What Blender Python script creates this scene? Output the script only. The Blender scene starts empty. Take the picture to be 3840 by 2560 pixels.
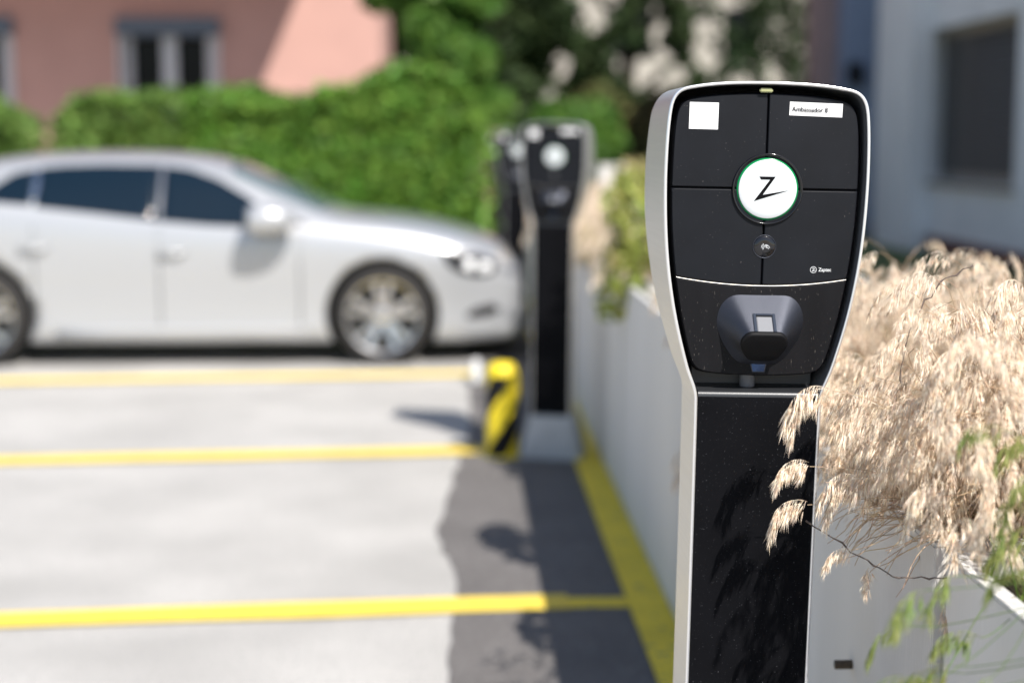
import bpy, bmesh, math, random
import numpy as np
from mathutils import Vector, Matrix
from mathutils.bvhtree import BVHTree
R = math.radians
rng = np.random.default_rng(7)
random.seed(7)
scene = bpy.context.scene
COL = scene.collection

# ------------------------------------------------------------------ camera
cam = bpy.data.cameras.new('camera')
cam.lens = 55; cam.sensor_width = 36; cam.clip_start = 0.05; cam.clip_end = 2000
cam.dof.use_dof = True; cam.dof.focus_distance = 2.165; cam.dof.aperture_fstop = 1.85
cam.dof.aperture_blades = 0
camo = bpy.data.objects.new('camera', cam); COL.objects.link(camo)
camo.location = (0, 0, 1.40)
camo.rotation_euler = (R(90 - 7.28), 0, R(-2.02))
scene.camera = camo
# ------------------------------------------------------------------ sky and sun
LD = Vector((-.44, .80, -1.0)).normalized()      # direction the light travels
SUN_EL = math.asin(-LD.z); SUN_AZ = math.atan2(-LD.x, -LD.y)
w = bpy.data.worlds.new('World'); scene.world = w; w.use_nodes = True
nt = w.node_tree; nt.nodes.clear()
sky = nt.nodes.new('ShaderNodeTexSky'); sky.sky_type = 'NISHITA'; sky.sun_disc = False
sky.sun_elevation = SUN_EL; sky.sun_rotation = SUN_AZ
bg = nt.nodes.new('ShaderNodeBackground'); bg.inputs[1].default_value = 0.095
wo = nt.nodes.new('ShaderNodeOutputWorld')
nt.links.new(sky.outputs[0], bg.inputs[0]); nt.links.new(bg.outputs[0], wo.inputs[0])
sl = bpy.data.lights.new('sun', 'SUN'); sl.energy = 4.75; sl.angle = R(.53); sl.color = (1, .95, .88)
so = bpy.data.objects.new('sun', sl); COL.objects.link(so)
so.rotation_euler = LD.to_track_quat('-Z', 'Y').to_euler(); so.location = (3, -5, 8)
vs = scene.view_settings; vs.view_transform = 'Standard'; vs.look = 'None'
vs.exposure = 0.60; vs.gamma = 1; vs.use_curve_mapping = False

# ------------------------------------------------------------------ materials
def mat(name, col, rough=.6, metal=0., var=.0, scale=8., bump=0., bscale=60., coat=0., spec=.5,
        speck=None, island=0., col2=None, trans=0., stretch=None, emit=0, tex='Object', det=6, bdist=.01):
    m = bpy.data.materials.new(name); m.use_nodes = True
    n = m.node_tree.nodes; l = m.node_tree.links
    b = n['Principled BSDF']
    b.inputs['Base Color'].default_value = (*col, 1); b.inputs['Roughness'].default_value = rough
    b.inputs['Metallic'].default_value = metal; b.inputs['Coat Weight'].default_value = coat
    b.inputs['Specular IOR Level'].default_value = spec
    tc = n.new('ShaderNodeTexCoord'); mp = n.new('ShaderNodeMapping')
    l.new(tc.outputs[tex], mp.inputs[0])
    if stretch: mp.inputs['Scale'].default_value = stretch
    cur = None
    if var or col2:
        t = n.new('ShaderNodeTexNoise'); t.inputs['Scale'].default_value = scale; t.inputs['Detail'].default_value = det
        l.new(mp.outputs[0], t.inputs[0])
        r = n.new('ShaderNodeValToRGB'); r.color_ramp.elements[0].position = .32; r.color_ramp.elements[1].position = .68
        c2 = col2 if col2 else tuple(min(1, c * (1 + var)) for c in col)
        c1 = col if col2 else tuple(c * (1 - var) for c in col)
        r.color_ramp.elements[0].color = (*c1, 1); r.color_ramp.elements[1].color = (*c2, 1)
        l.new(t.outputs[0], r.inputs[0]); cur = r.outputs[0]
    if speck:                                   # (colour, threshold, scale): dust or grit
        t = n.new('ShaderNodeTexNoise'); t.inputs['Scale'].default_value = speck[2]; t.inputs['Detail'].default_value = 2
        l.new(mp.outputs[0], t.inputs[0])
        g = n.new('ShaderNodeMapRange'); g.inputs[1].default_value = speck[1]; g.inputs[2].default_value = speck[1] + .06
        l.new(t.outputs[0], g.inputs[0])
        mx = n.new('ShaderNodeMixRGB'); mx.inputs[2].default_value = (*speck[0], 1)
        l.new(g.outputs[0], mx.inputs[0])
        if cur: l.new(cur, mx.inputs[1])
        else: mx.inputs[1].default_value = (*col, 1)
        cur = mx.outputs[0]
    if island:
        ge = n.new('ShaderNodeNewGeometry'); hs = n.new('ShaderNodeHueSaturation')
        mr = n.new('ShaderNodeMapRange'); mr.inputs[3].default_value = 1 - island; mr.inputs[4].default_value = 1 + island
        l.new(ge.outputs['Random Per Island'], mr.inputs[0]); l.new(mr.outputs[0], hs.inputs['Value'])
        mr2 = n.new('ShaderNodeMapRange'); mr2.inputs[3].default_value = .48; mr2.inputs[4].default_value = .52
        ml = n.new('ShaderNodeMath'); ml.operation = 'MULTIPLY'; ml.inputs[1].default_value = 7.31
        fr = n.new('ShaderNodeMath'); fr.operation = 'FRACT'
        l.new(ge.outputs['Random Per Island'], ml.inputs[0]); l.new(ml.outputs[0], fr.inputs[0]); l.new(fr.outputs[0], mr2.inputs[0])
        l.new(mr2.outputs[0], hs.inputs['Hue'])
        if cur: l.new(cur, hs.inputs['Color'])
        else: hs.inputs['Color'].default_value = (*col, 1)
        cur = hs.outputs[0]
    if cur: l.new(cur, b.inputs['Base Color'])
    if bump:
        t = n.new('ShaderNodeTexNoise'); t.inputs['Scale'].default_value = bscale; t.inputs['Detail'].default_value = 3
        l.new(mp.outputs[0], t.inputs[0])
        bp = n.new('ShaderNodeBump'); bp.inputs['Strength'].default_value = bump; bp.inputs['Distance'].default_value = bdist
        l.new(t.outputs[0], bp.inputs['Height']); l.new(bp.outputs[0], b.inputs['Normal'])
    if trans:
        o = n['Material Output']; tr = n.new('ShaderNodeBsdfTranslucent'); ms = n.new('ShaderNodeMixShader')
        ms.inputs[0].default_value = trans
        if cur: l.new(cur, tr.inputs[0])
        else: tr.inputs[0].default_value = (*col, 1)
        l.new(b.outputs[0], ms.inputs[1]); l.new(tr.outputs[0], ms.inputs[2]); l.new(ms.outputs[0], o.inputs[0])
    if emit:
        b.inputs['Emission Color'].default_value = (*col, 1); b.inputs['Emission Strength'].default_value = emit
    return m

M = {}
M['asphalt'] = mat('light worn asphalt', (.44, .427, .408), .9, var=.13, scale=1.7, bump=.5, bscale=120, speck=((.30, .29, .28), .56, 90))
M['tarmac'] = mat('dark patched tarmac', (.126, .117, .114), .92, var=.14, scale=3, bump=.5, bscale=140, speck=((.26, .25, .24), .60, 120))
M['yellow'] = mat('yellow road paint', (.80, .59, .075), .7, var=.06, scale=9, speck=((.50, .42, .12), .66, 40))
M['yellow_olive'] = mat('worn yellow kerb paint', (.86, .64, .05), .75, var=.09, scale=5, speck=((.30, .28, .12), .64, 30))
M['guard_yellow'] = mat('yellow guard plastic', (.82, .64, .02), .45, var=.05)
M['guard_black'] = mat('black guard tape', (.008, .008, .01), .6, spec=.2)
M['planter'] = mat('grey fibre cement', (.71, .685, .655), .8, var=.08, scale=1.2, stretch=(1, 3, .35), bump=.15, bscale=50, speck=((.27, .26, .25), .72, 14))
M['planter_rim'] = mat('weathered cement rim', (.68, .67, .65), .85, var=.14, scale=30, bump=.5, bscale=90, speck=((.22, .21, .17), .58, 60))
M['soil'] = mat('mossy planting soil', (.055, .045, .03), .95, col2=(.12, .12, .035), scale=25, bump=1, bscale=70)
M['alu'] = mat('brushed aluminium', (.66, .64, .60), .42, .75, var=.025, scale=3, stretch=(1, 1, 60), bump=.12, bscale=12, bdist=.0008)
M['alu_in'] = mat('anodised inner face', (.23, .24, .26), .45, .6, var=.04, scale=20)
M['alu_edge'] = mat('polished cut edge', (.86, .86, .87), .28, .8)
M['black_shell'] = mat('black textured plastic', (.0065, .0075, .0105), .48, var=.18, scale=14, bump=.4, bscale=1700, bdist=.0004, spec=.20, speck=((.17, .16, .15), .735, 420))
M['black_low'] = mat('dusty black plastic', (.0065, .0065, .008), .5, var=.25, scale=8, stretch=(3, 1, .35), bump=.4, bscale=1500, bdist=.0004, spec=.17, speck=((.20, .18, .16), .70, 330))
M['column_black'] = mat('black powder coated panel', (.0048, .0050, .0062), .55, var=.2, scale=8, bump=.4, bscale=1300, bdist=.0004, spec=.04, speck=((.10, .10, .11), .70, 500))
M['gloss_black'] = mat('gloss black plastic', (.006, .006, .008), .08, spec=.6, speck=((.04, .04, .045), .70, 300))
M['hood'] = mat('satin black cone', (.066, .071, .088), .44, .9, bump=.5, bscale=1900, bdist=.0005, spec=.75, speck=((.13, .12, .11), .74, 420))
M['rubber'] = mat('matt black rubber', (.004, .004, .005), .6, spec=.2, bump=.3, bscale=600, bdist=.001)
M['disc'] = mat('white backlit disc', (.60, .635, .65), .4)
M['ring_green'] = mat('green light ring', (.0, .20, .06), .2, emit=.04)
M['recess'] = mat('grey recess sheet', (.10, .10, .10), .6)
M['col_top'] = mat('satin black folded edge', (.03, .032, .036), .36, .3, spec=.7, bump=.3, bscale=1300, bdist=.0003)
M['bpillar'] = mat('grey door pillar', (.12, .13, .16), .3)
M['sticker'] = mat('white sticker', (.76, .76, .77), .5)
M['ink'] = mat('black ink', (.003, .003, .004), .7, spec=.1)
M['ink_white'] = mat('pale grey print', (.72, .74, .76), .5)
M['lock'] = mat('blue tinted lock glass', (.06, .11, .24), .12, .5)
M['clip'] = mat('grey latch plate', (.21, .215, .23), .75, .0, spec=.2, bump=.4, bscale=900, bdist=.0006)
M['clipf'] = mat('latch frame', (.03, .04, .06), .25, .3)
M['level'] = mat('translucent cable light', (.35, .36, .18), .3)
M['concrete_foot'] = mat('galvanised foot', (.42, .44, .47), .45, .4, var=.1, scale=12)
M['white'] = mat('white painted block', (.8, .8, .79), .6, var=.04)
# car
M['paint'] = mat('silver white car paint', (.45, .46, .48), .34, .38, coat=.8)
M['glass'] = mat('tinted car glass', (.004, .012, .022), .08, spec=.45)
M['wglass'] = mat('windscreen glass', (.10, .14, .15), .08, spec=.9)
M['plastic'] = mat('black trim plastic', (.012, .012, .013), .5)
M['tyre'] = mat('tyre rubber', (.018, .017, .017), .8)
M['rim'] = mat('silver alloy', (.62, .61, .60), .25, .9)
M['rimdark'] = mat('dark brake well', (.03, .03, .03), .6)
M['chrome'] = mat('chrome trim', (.85, .85, .86), .08, 1)
M['lamp'] = mat('headlamp inside', (.02, .02, .022), .2, .2)
M['lens'] = mat('headlamp lens', (.85, .86, .88), .3, .3)
# vegetation
M['straw'] = mat('dry brome grass', (.72, .54, .38), .6, col2=(1.0, .93, .80), scale=130, island=.34, trans=.20)
M['straw_stem'] = mat('dry grass stems', (.55, .41, .28), .7, island=.30, trans=.15)
M['green_spike'] = mat('green brome grass', (.22, .33, .08), .6, col2=(.40, .40, .13), scale=25, island=.25, trans=.35)
M['green_blade'] = mat('green grass blades', (.14, .24, .04), .6, island=.3, trans=.35)
M['hedge'] = mat('hedge leaves', (.11, .20, .04), .5, col2=(.19, .31, .075), scale=1.6, island=.45, trans=.30, spec=.3)
M['hedge_r'] = mat('bright hedge leaves', (.10, .23, .03), .5, col2=(.19, .34, .06), scale=1.6, island=.45, trans=.30, spec=.3)
M['core'] = mat('light blocking hedge core', (.012, .018, .006), .9)
M['bush'] = mat('broad green leaves', (.065, .16, .025), .5, col2=(.14, .27, .05), scale=1.5, island=.45, trans=.3, spec=.3)
M['sprig'] = mat('yellow green sprigs', (.16, .25, .03), .5, col2=(.42, .40, .12), scale=9, island=.4, trans=.3, spec=.3)
M['dark_leaf'] = mat('dark needle leaves', (.016, .036, .013), .6, col2=(.042, .066, .022), scale=1, island=.5, trans=.1, spec=.2)
M['brown_leaf'] = mat('brownish shrub leaves', (.16, .10, .05), .6, col2=(.10, .12, .04), scale=1.5, island=.4, trans=.2, spec=.2)
M['yellow_leaf'] = mat('yellow flower heads', (.46, .38, .18), .6, col2=(.33, .34, .12), scale=6, island=.3, trans=.25)
M['bark'] = mat('rough bark', (.09, .07, .05), .9, var=.3, scale=20)
M['twig'] = mat('dark dead twig', (.13, .10, .085), .85, var=.4, scale=120)
# buildings
M['pink'] = mat('salmon pink render', (.52, .31, .265), .9, var=.06, scale=1.5, bump=.3, bscale=80)
M['win_frame'] = mat('white window frame', (.55, .56, .58), .5)
M['win_box'] = mat('blue grey shutter box', (.10, .13, .17), .5, var=.05)
M['dark_glass'] = mat('dark window glass', (.004, .005, .006), .25, spec=.15)
M['render_grey'] = mat('pale grey render', (.76, .765, .775), .9, var=.05, scale=1.5, bump=.2, bscale=70)
M['render_blue_shade'] = mat('grey render with painted blue shade', (.22, .27, .38), .7, var=.06)  # grey wing wall, its bluish shade put into the colour
M['render_brown'] = mat('brown cladding', (.34, .24, .23), .8, var=.06)
M['blind'] = mat('brown blind slats', (.11, .105, .10), .5)
M['bronze'] = mat('bronze window frame', (.30, .27, .23), .5)
M['plinth'] = mat('red brown plinth', (.16, .075, .065), .9, var=.2, scale=5)
M['beige'] = mat('beige render', (.42, .385, .345), .9, var=.15, scale=.8)
M['tile'] = mat('roof tiles', (.30, .15, .10), .9, var=.2, scale=6)
M['greenery'] = mat('lawn', (.10, .14, .04), .95, var=.3, scale=3)

# ------------------------------------------------------------------ mesh helpers
def mesh(name, V, F, m=None, parent=None, smooth=False, link=True):
    me = bpy.data.meshes.new(name)
    me.from_pydata([tuple(map(float, v)) for v in V], [], [tuple(int(i) for i in f) for f in F]); me.validate(); me.update()
    if m: me.materials.append(m)
    if smooth: me.polygons.foreach_set('use_smooth', [True] * len(me.polygons))
    o = bpy.data.objects.new(name, me)
    COL.objects.link(o)
    if parent: o.parent = parent
    return o
def fastmesh(name, V, k, m, parent=None, smooth=False):
    """V (n*k,3): n separate k-gons"""
    V = np.asarray(V, np.float32).reshape(-1, 3); n = len(V) // k
    me = bpy.data.meshes.new(name); me.vertices.add(len(V)); me.vertices.foreach_set('co', V.ravel())
    me.loops.add(n * k); me.loops.foreach_set('vertex_index', np.arange(n * k, dtype=np.int32))
    me.polygons.add(n); me.polygons.foreach_set('loop_start', np.arange(0, n * k, k, dtype=np.int32))
    me.polygons.foreach_set('loop_total', np.full(n, k, np.int32))
    if m: me.materials.append(m)
    me.update(calc_edges=True)
    o = bpy.data.objects.new(name, me); COL.objects.link(o)
    if parent: o.parent = parent
    return o
def tag(o, label=None, cat=None, group=None, kind=None):
    if label: o['label'] = label
    if cat: o['category'] = cat
    if group: o['group'] = group
    if kind: o['kind'] = kind
    return o
def empty(name, loc, label, cat, group=None, rot=(0, 0, 0)):
    o = bpy.data.objects.new(name, None); COL.objects.link(o); o.location = loc; o.rotation_euler = rot
    o.empty_display_size = .1
    return tag(o, label, cat, group)
class MB:
    def __init__(s): s.v = []; s.f = []
    def add(s, V, F):
        b = len(s.v); s.v += [tuple(v) for v in V]; s.f += [tuple(i + b for i in f) for f in F]; return s
    def box(s, x0, x1, y0, y1, z0, z1):
        return s.add([(x0, y0, z0), (x1, y0, z0), (x1, y1, z0), (x0, y1, z0), (x0, y0, z1), (x1, y0, z1), (x1, y1, z1), (x0, y1, z1)],
                     [(0, 3, 2, 1), (4, 5, 6, 7), (0, 1, 5, 4), (1, 2, 6, 5), (2, 3, 7, 6), (3, 0, 4, 7)])
    def tube(s, pts, r, n=8, cap=True):
        pts = [Vector(p) for p in pts]; N = len(pts); rr = r if isinstance(r, (list, tuple)) else [r] * N
        b = len(s.v); up = Vector((0, 0, 1))
        for i, p in enumerate(pts):
            t = (pts[min(i + 1, N - 1)] - pts[max(i - 1, 0)]).normalized()
            a = t.cross(up)
            if a.length < .2: a = t.cross(Vector((0, 1, 0)))
            a.normalize(); c = a.cross(t)
            for k in range(n):
                q = 2 * math.pi * k / n; s.v.append(tuple(p + (a * math.cos(q) + c * math.sin(q)) * rr[i]))
        for i in range(N - 1):
            for k in range(n):
                s.f.append((b + i * n + k, b + i * n + (k + 1) % n, b + (i + 1) * n + (k + 1) % n, b + (i + 1) * n + k))
        if cap:
            s.f.append(tuple(b + k for k in range(n))[::-1]); s.f.append(tuple(b + (N - 1) * n + k for k in range(n)))
        return s
    def lathe(s, prof, c, ax=1, n=48, closed=False):
        """prof [(r, a)] about axis ax through c"""
        b = len(s.v); P = len(prof)
        for r, a in prof:
            for k in range(n):
                q = 2 * math.pi * k / n; u, v_ = r * math.cos(q), r * math.sin(q)
                p = [(a, u, v_), (u, a, v_), (u, v_, a)][ax]
                s.v.append((c[0] + p[0], c[1] + p[1], c[2] + p[2]))
        for i in range(P if closed else P - 1):
            j = (i + 1) % P
            for k in range(n): s.f.append((b + i * n + k, b + i * n + (k + 1) % n, b + j * n + (k + 1) % n, b + j * n + k))
        return s
    def build(s, name, m, parent=None, smooth=False, bevel=0, seg=2):
        o = mesh(name, s.v, s.f, m, parent, smooth)
        bm = bmesh.new(); bm.from_mesh(o.data); bmesh.ops.recalc_face_normals(bm, faces=bm.faces)
        if bevel:
            bmesh.ops.bevel(bm, geom=[e for e in bm.edges if len(e.link_faces) == 2 and e.calc_face_angle() > .5], offset=bevel, segments=seg, affect='EDGES')
        bm.to_mesh(o.data); bm.free()
        return o
def box(name, x0, x1, y0, y1, z0, z1, m, parent=None, bevel=0):
    return MB().box(x0, x1, y0, y1, z0, z1).build(name, m, parent, bevel=bevel)
def poly_sheet(name, pts, z, m, kind='structure'):
    o = mesh(name, [(x, y, z) for x, y in pts], [tuple(range(len(pts)))], m)
    if o.data.polygons[0].normal.z < 0: o.data.flip_normals()
    if kind: o['kind'] = kind
    return o
def interp(tab, x):
    xs = [a[0] for a in tab]; return [float(np.interp(x, xs, [a[i] for a in tab])) for i in range(1, len(tab[0]))]

# ------------------------------------------------------------------ the setting: ground
g = mesh('ground', [(-300, -60, 0), (300, -60, 0), (300, 500, 0), (-300, 500, 0)], [(0, 1, 2, 3)], M['asphalt']); g['kind'] = 'structure'
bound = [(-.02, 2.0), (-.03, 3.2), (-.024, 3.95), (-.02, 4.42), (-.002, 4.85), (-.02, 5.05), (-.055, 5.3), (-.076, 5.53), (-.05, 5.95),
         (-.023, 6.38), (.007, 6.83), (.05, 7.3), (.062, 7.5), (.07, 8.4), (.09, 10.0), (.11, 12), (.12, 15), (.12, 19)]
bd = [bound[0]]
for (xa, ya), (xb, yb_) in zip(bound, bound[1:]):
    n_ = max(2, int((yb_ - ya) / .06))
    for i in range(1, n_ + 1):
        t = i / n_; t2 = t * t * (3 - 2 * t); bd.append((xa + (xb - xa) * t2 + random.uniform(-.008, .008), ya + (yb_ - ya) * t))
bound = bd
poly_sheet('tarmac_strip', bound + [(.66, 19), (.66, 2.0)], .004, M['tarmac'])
k = .075
def pline(y0, wd, x0=-9.0, x1=.30, y_off=0):
    q = []
    for i in range(25):
        x = x0 + (x1 - x0) * i / 24; q.append((x, y0 + k * x + wd / 2 + random.uniform(-.006, .006)))
    for i in range(25):
        x = x1 + (x0 - x1) * i / 24; q.append((x, y0 + k * x - wd / 2 + random.uniform(-.006, .006)))
    return q
for i, (y0, wd, x1) in enumerate([(4.610, .155, .335), (7.005, .17, .13), (9.38, .18, .10), (11.75, .18, .10), (14.1, .18, .1), (2.25, .15, .3)]):
    o = poly_sheet('parking_line', pline(y0, wd, x1=x1), .008, M['yellow'])
poly_sheet('parking_line', [(.30, 4.68), (.55, 4.675), (.55, 4.575), (.30, 4.575)], .006, M['yellow_olive'])
poly_sheet('edge_line', [(.515, 1.5), (.517, 4.0), (.512, 5.5), (.512, 7.0), (.515, 18.5), (.637, 18.5), (.637, 1.5)], .0105, M['yellow_olive'])
# raised garden terrace behind the planters and lawn beyond
terr = MB().box(1.65, 60, 1.0, 60, -.5, .30).build('garden_terrace', M['greenery']); terr['kind'] = 'structure'

# ------------------------------------------------------------------ planters
def planter(y0, y1, label, soil=.80):
    e = empty('planter', (.64, y0, 0), label, 'planter', 'long cement planters beside the parking bays')
    L = y1 - y0; T = .016; H = .86; W = .95
    b = MB(); b.box(0, T, 0, L, 0, H); b.box(W - T, W, 0, L, 0, H); b.box(T, W - T, 0, T, 0, H); b.box(T, W - T, L - T, L, 0, H)
    b.build('wall', M['planter'], e, bevel=.002)
    r = MB(); r.box(-.002, T + .003, -.002, L + .002, H + .001, H + .006); r.box(W - T - .003, W + .002, -.002, L + .002, H + .001, H + .006)
    r.box(T + .0035, W - T - .0035, -.002, T + .003, H + .001, H + .006); r.box(T + .0035, W - T - .0035, L - T - .003, L + .002, H + .001, H + .006)
    r.build('rim', M['planter_rim'], e)
    nx, ny = 14, max(6, int(L * 12)); V = []; F = []
    for j in range(ny + 1):
        for i in range(nx + 1):
            V.append((T + .001 + (W - 2 * T - .002) * i / nx, T + .001 + (L - 2 * T - .002) * j / ny, soil + random.uniform(-.02, .03)))
    for j in range(ny):
        for i in range(nx):
            a = j * (nx + 1) + i; F.append((a, a + 1, a + nx + 2, a + nx + 1))
    mesh('soil', V, F, M['soil'], e, True)
    return e
p1 = planter(2.03, 6.0, 'grey cement planter beside the nearest charging post, full of dry grass')
p0 = planter(.2, 1.975, 'near grey cement planter with mossy soil in the bottom right corner', .825)
p2 = planter(6.03, 10.0, 'grey cement planter behind the second charging post, under the round green shrub')
p3 = planter(10.03, 17.0, 'farthest grey cement planter, beside the distant charging posts')
st = MB().tube([(-.028, 0, 0), (0, 0, 0)], .0075, 16).build('drain_stub', M['bark'], p1, True)
st.location = (0, .41, .556)

# ------------------------------------------------------------------ charging post
def sm(tab, n=90):
    """smooth resample of a symmetric outline given as half widths"""
    return tab
SH = [(.0880, .02), (.0880, .60), (.0890, 1.035), (.0905, 1.052), (.0990, 1.073), (.1035, 1.085), (.1115, 1.113), (.1195, 1.143), (.1265, 1.175), (.1330, 1.213), (.1375, 1.25),
      (.1405, 1.29), (.1420, 1.33), (.1423, 1.365), (.1410, 1.41), (.1385, 1.44), (.1355, 1.4540), (.1300, 1.4640), (.1215, 1.4705), (.110, 1.4738), (.085, 1.4778), (.055, 1.4803), (.025, 1.4813), (0, 1.4815)]
def chaikin(p, it=2):
    for _ in range(it):
        q = [p[0]]
        for a, b in zip(p, p[1:]):
            q += [(a[0] * .75 + b[0] * .25, a[1] * .75 + b[1] * .25), (a[0] * .25 + b[0] * .75, a[1] * .25 + b[1] * .75)]
        p = q + [p[-1]]
    return p
def depth(h):
    return float(np.interp(h, [0, .95, 1.05, 1.12, 1.20, 1.30, 1.38, 1.44, 1.482], [.13, .13, .132, .165, .205, .232, .225, .205, .150]))
def outline(half):
    h = chaikin(half, 2)
    return [(-x, z) for x, z in h] + [(x, z) for x, z in h[::-1]][1:]
def off2(pl, d):
    out = []
    for i, p in enumerate(pl):
        a = pl[max(i - 1, 0)]; b = pl[min(i + 1, len(pl) - 1)]
        tx, tz = b[0] - a[0], b[1] - a[1]; L = math.hypot(tx, tz) or 1
        out.append((p[0] + tz / L * d, p[1] - tx / L * d))     # outline runs clockwise: right-hand side = inside
    return out
PL = [(.0, 1.0736), (.05, 1.0750), (.080, 1.0785), (.090, 1.0855), (.0960, 1.098), (.104, 1.128), (.112, 1.163), (.1205, 1.211), (.1275, 1.27), (.1305, 1.335),
      (.1290, 1.40), (.1265, 1.43), (.1225, 1.4455), (.1140, 1.4545), (.100, 1.4590), (.06, 1.4640), (.0, 1.4660)]
PLc = chaikin(PL, 3)
def plate_pts(h0, h1, side):
    """plate outline on one side between heights, going up"""
    return [(side * x, z) for x, z in PLc if h0 < z < h1]
def side_x(h):
    zs = [p[1] for p in PLc]; return float(np.interp(h, zs, [p[0] for p in PLc]))
YF = .010                                     # depth of charger face behind the shell's front rim
def fy(x, z): return YF + .20 * x * x + .10 * max(0, abs(z - 1.29) - .05) ** 2
def panel(name, loop, m, parent, n_in=14):
    """convex-ish closed loop -> concentric fan surface with a rounded raised edge"""
    # resample the loop evenly
    P = np.array(loop); Q = np.vstack([P, P[:1]]); d = np.r_[0, np.cumsum(np.hypot(*np.diff(Q, axis=0).T))]
    N = 160; s_ = np.linspace(0, d[-1], N, endpoint=False)
    # keep the corners sharp: add corner parameters
    E = np.diff(Q, axis=0); E /= np.linalg.norm(E, axis=1)[:, None] + 1e-12
    turn = np.einsum('ij,ij->i', E, np.roll(E, 1, 0)); cd = d[:-1][turn < .85]; tot = d[-1]
    for c_ in cd:
        g_ = np.abs(s_ - c_); g_ = np.minimum(g_, tot - g_); s_ = s_[g_ > .0036]
    s_ = np.sort(np.r_[s_, cd])
    L = np.c_[np.interp(s_, d, Q[:, 0]), np.interp(s_, d, Q[:, 1])]; N = len(L)
    area = .5 * np.sum(L[:, 0] * np.roll(L[:, 1], -1) - np.roll(L[:, 0], -1) * L[:, 1])
    if area < 0: L = L[::-1]
    T = np.roll(L, -1, 0) - np.roll(L, 1, 0); T /= np.linalg.norm(T, axis=1)[:, None] + 1e-12
    Nn = np.c_[-T[:, 1], T[:, 0]]              # inward
    ed = np.roll(L, -1, 0) - L; ed /= np.linalg.norm(ed, axis=1)[:, None] + 1e-12
    mt = 1 / np.clip(-Nn[:, 0] * ed[:, 1] + Nn[:, 1] * ed[:, 0], .5, 1)
    Nn = Nn * mt[:, None]
    c = L.mean(0); V = []; F = []
    def ring(pts, dy):
        b = len(V)
        for x, z in pts: V.append((x, fy(x, z) + dy, z))
        return b
    rings = [ring(L, .011), ring(L, .0016), ring(L + Nn * .0007, .0006), ring(L + Nn * .0018, .0000), ring(L + Nn * .0021, 0)]
    base = L + Nn * .0021
    for i in range(1, n_in): rings.append(ring(c + (base - c) * (1 - i / n_in) ** 1.0, 0))
    for a, b in zip(rings, rings[1:]):
        for i in range(N): F.append((a + i, a + (i + 1) % N, b + (i + 1) % N, b + i))
    V.append((c[0], fy(*c), c[1])); ci = len(V) - 1
    for i in range(N): F.append((rings[-1] + i, rings[-1] + (i + 1) % N, ci))
    o = mesh(name, V, F, m, parent, True)
    nr = []
    for i, v in enumerate(V):
        x, y, z = v; h_ = 1e-4
        a = Vector(((fy(x + h_, z) - fy(x - h_, z)) / (2 * h_), -1, (fy(x, z + h_) - fy(x, z - h_)) / (2 * h_))).normalized()
        r_, j = divmod(i, N)
        if r_ < 4 and i < 5 * N:
            k_ = (1.0, .95, .7, .25)[r_]; out = Vector((-Nn[j, 0], 0, -Nn[j, 1])).normalized()
            a = (a * (1 - k_) + out * k_).normalized()
        nr.append(a)
    if sum(p.normal.y * p.area for p in o.data.polygons) > 0: o.data.flip_normals()
    o.data.normals_split_custom_set_from_vertices(nr)
    return o
def arc_z(x): return 1.2010 + .0105 * (x / .121) ** 2
def flat(name, polys, y, m, parent, th=.0004):
    """thin raised print / sticker: polygons in x,z laid at the face, th thick"""
    b = MB()
    for p in polys:
        n = len(p); cx = sum(q[0] for q in p) / n; cz = sum(q[1] for q in p) / n
        V = [(x, fy(x, z) + y - th, z) for x, z in p] + [(x, fy(x, z) + y + .0006, z) for x, z in p]
        F = [tuple(range(n))] + [(i, (i + 1) % n, n + (i + 1) % n, n + i) for i in range(n)]
        b.add(V, F)
    return b.build(name, m, parent)
def text_mesh(name, body, size, x, z, y, m, parent, width=None, rot=0):
    cu = bpy.data.curves.new('txt', 'FONT'); cu.body = body; cu.size = size; cu.offset = .00003; cu.resolution_u = 6; cu.extrude = .0001
    to = bpy.data.objects.new('txt', cu); COL.objects.link(to)
    bpy.context.view_layer.update()
    me = bpy.data.meshes.new_from_object(to.evaluated_get(bpy.context.evaluated_depsgraph_get()))
    bpy.data.objects.remove(to); bpy.data.curves.remove(cu)
    co = np.array([v.co[:] for v in me.vertices]); w_ = co[:, 0].max() - co[:, 0].min()
    sx = width / w_ if width else 1
    for v in me.vertices:
        px, pz = (v.co.x - co[:, 0].min()) * sx, v.co.y
        px, pz = px * math.cos(rot) - pz * math.sin(rot), px * math.sin(rot) + pz * math.cos(rot)
        X = x + px; Z = z + pz
        v.co = (X, y + (fy(X, Z)) - v.co.z, Z)
    me.materials.clear(); me.materials.append(m); me.name = name
    o = bpy.data.objects.new(name, me); COL.objects.link(o); o.parent = parent
    return o
def stroke(pts, w_):
    """polyline to quads"""
    out = []
    for (x0, z0), (x1, z1) in zip(pts, pts[1:]):
        dx, dz = x1 - x0, z1 - z0; L = math.hypot(dx, dz); nx, nz = -dz / L * w_ / 2, dx / L * w_ / 2; ex, ez = dx / L * w_ * .3, dz / L * w_ * .3
        out.append([(x0 + nx - ex, z0 + nz - ez), (x1 + nx + ex, z1 + nz + ez), (x1 - nx + ex, z1 - nz + ez), (x0 - nx - ex, z0 - nz - ez)])
    return out

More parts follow.
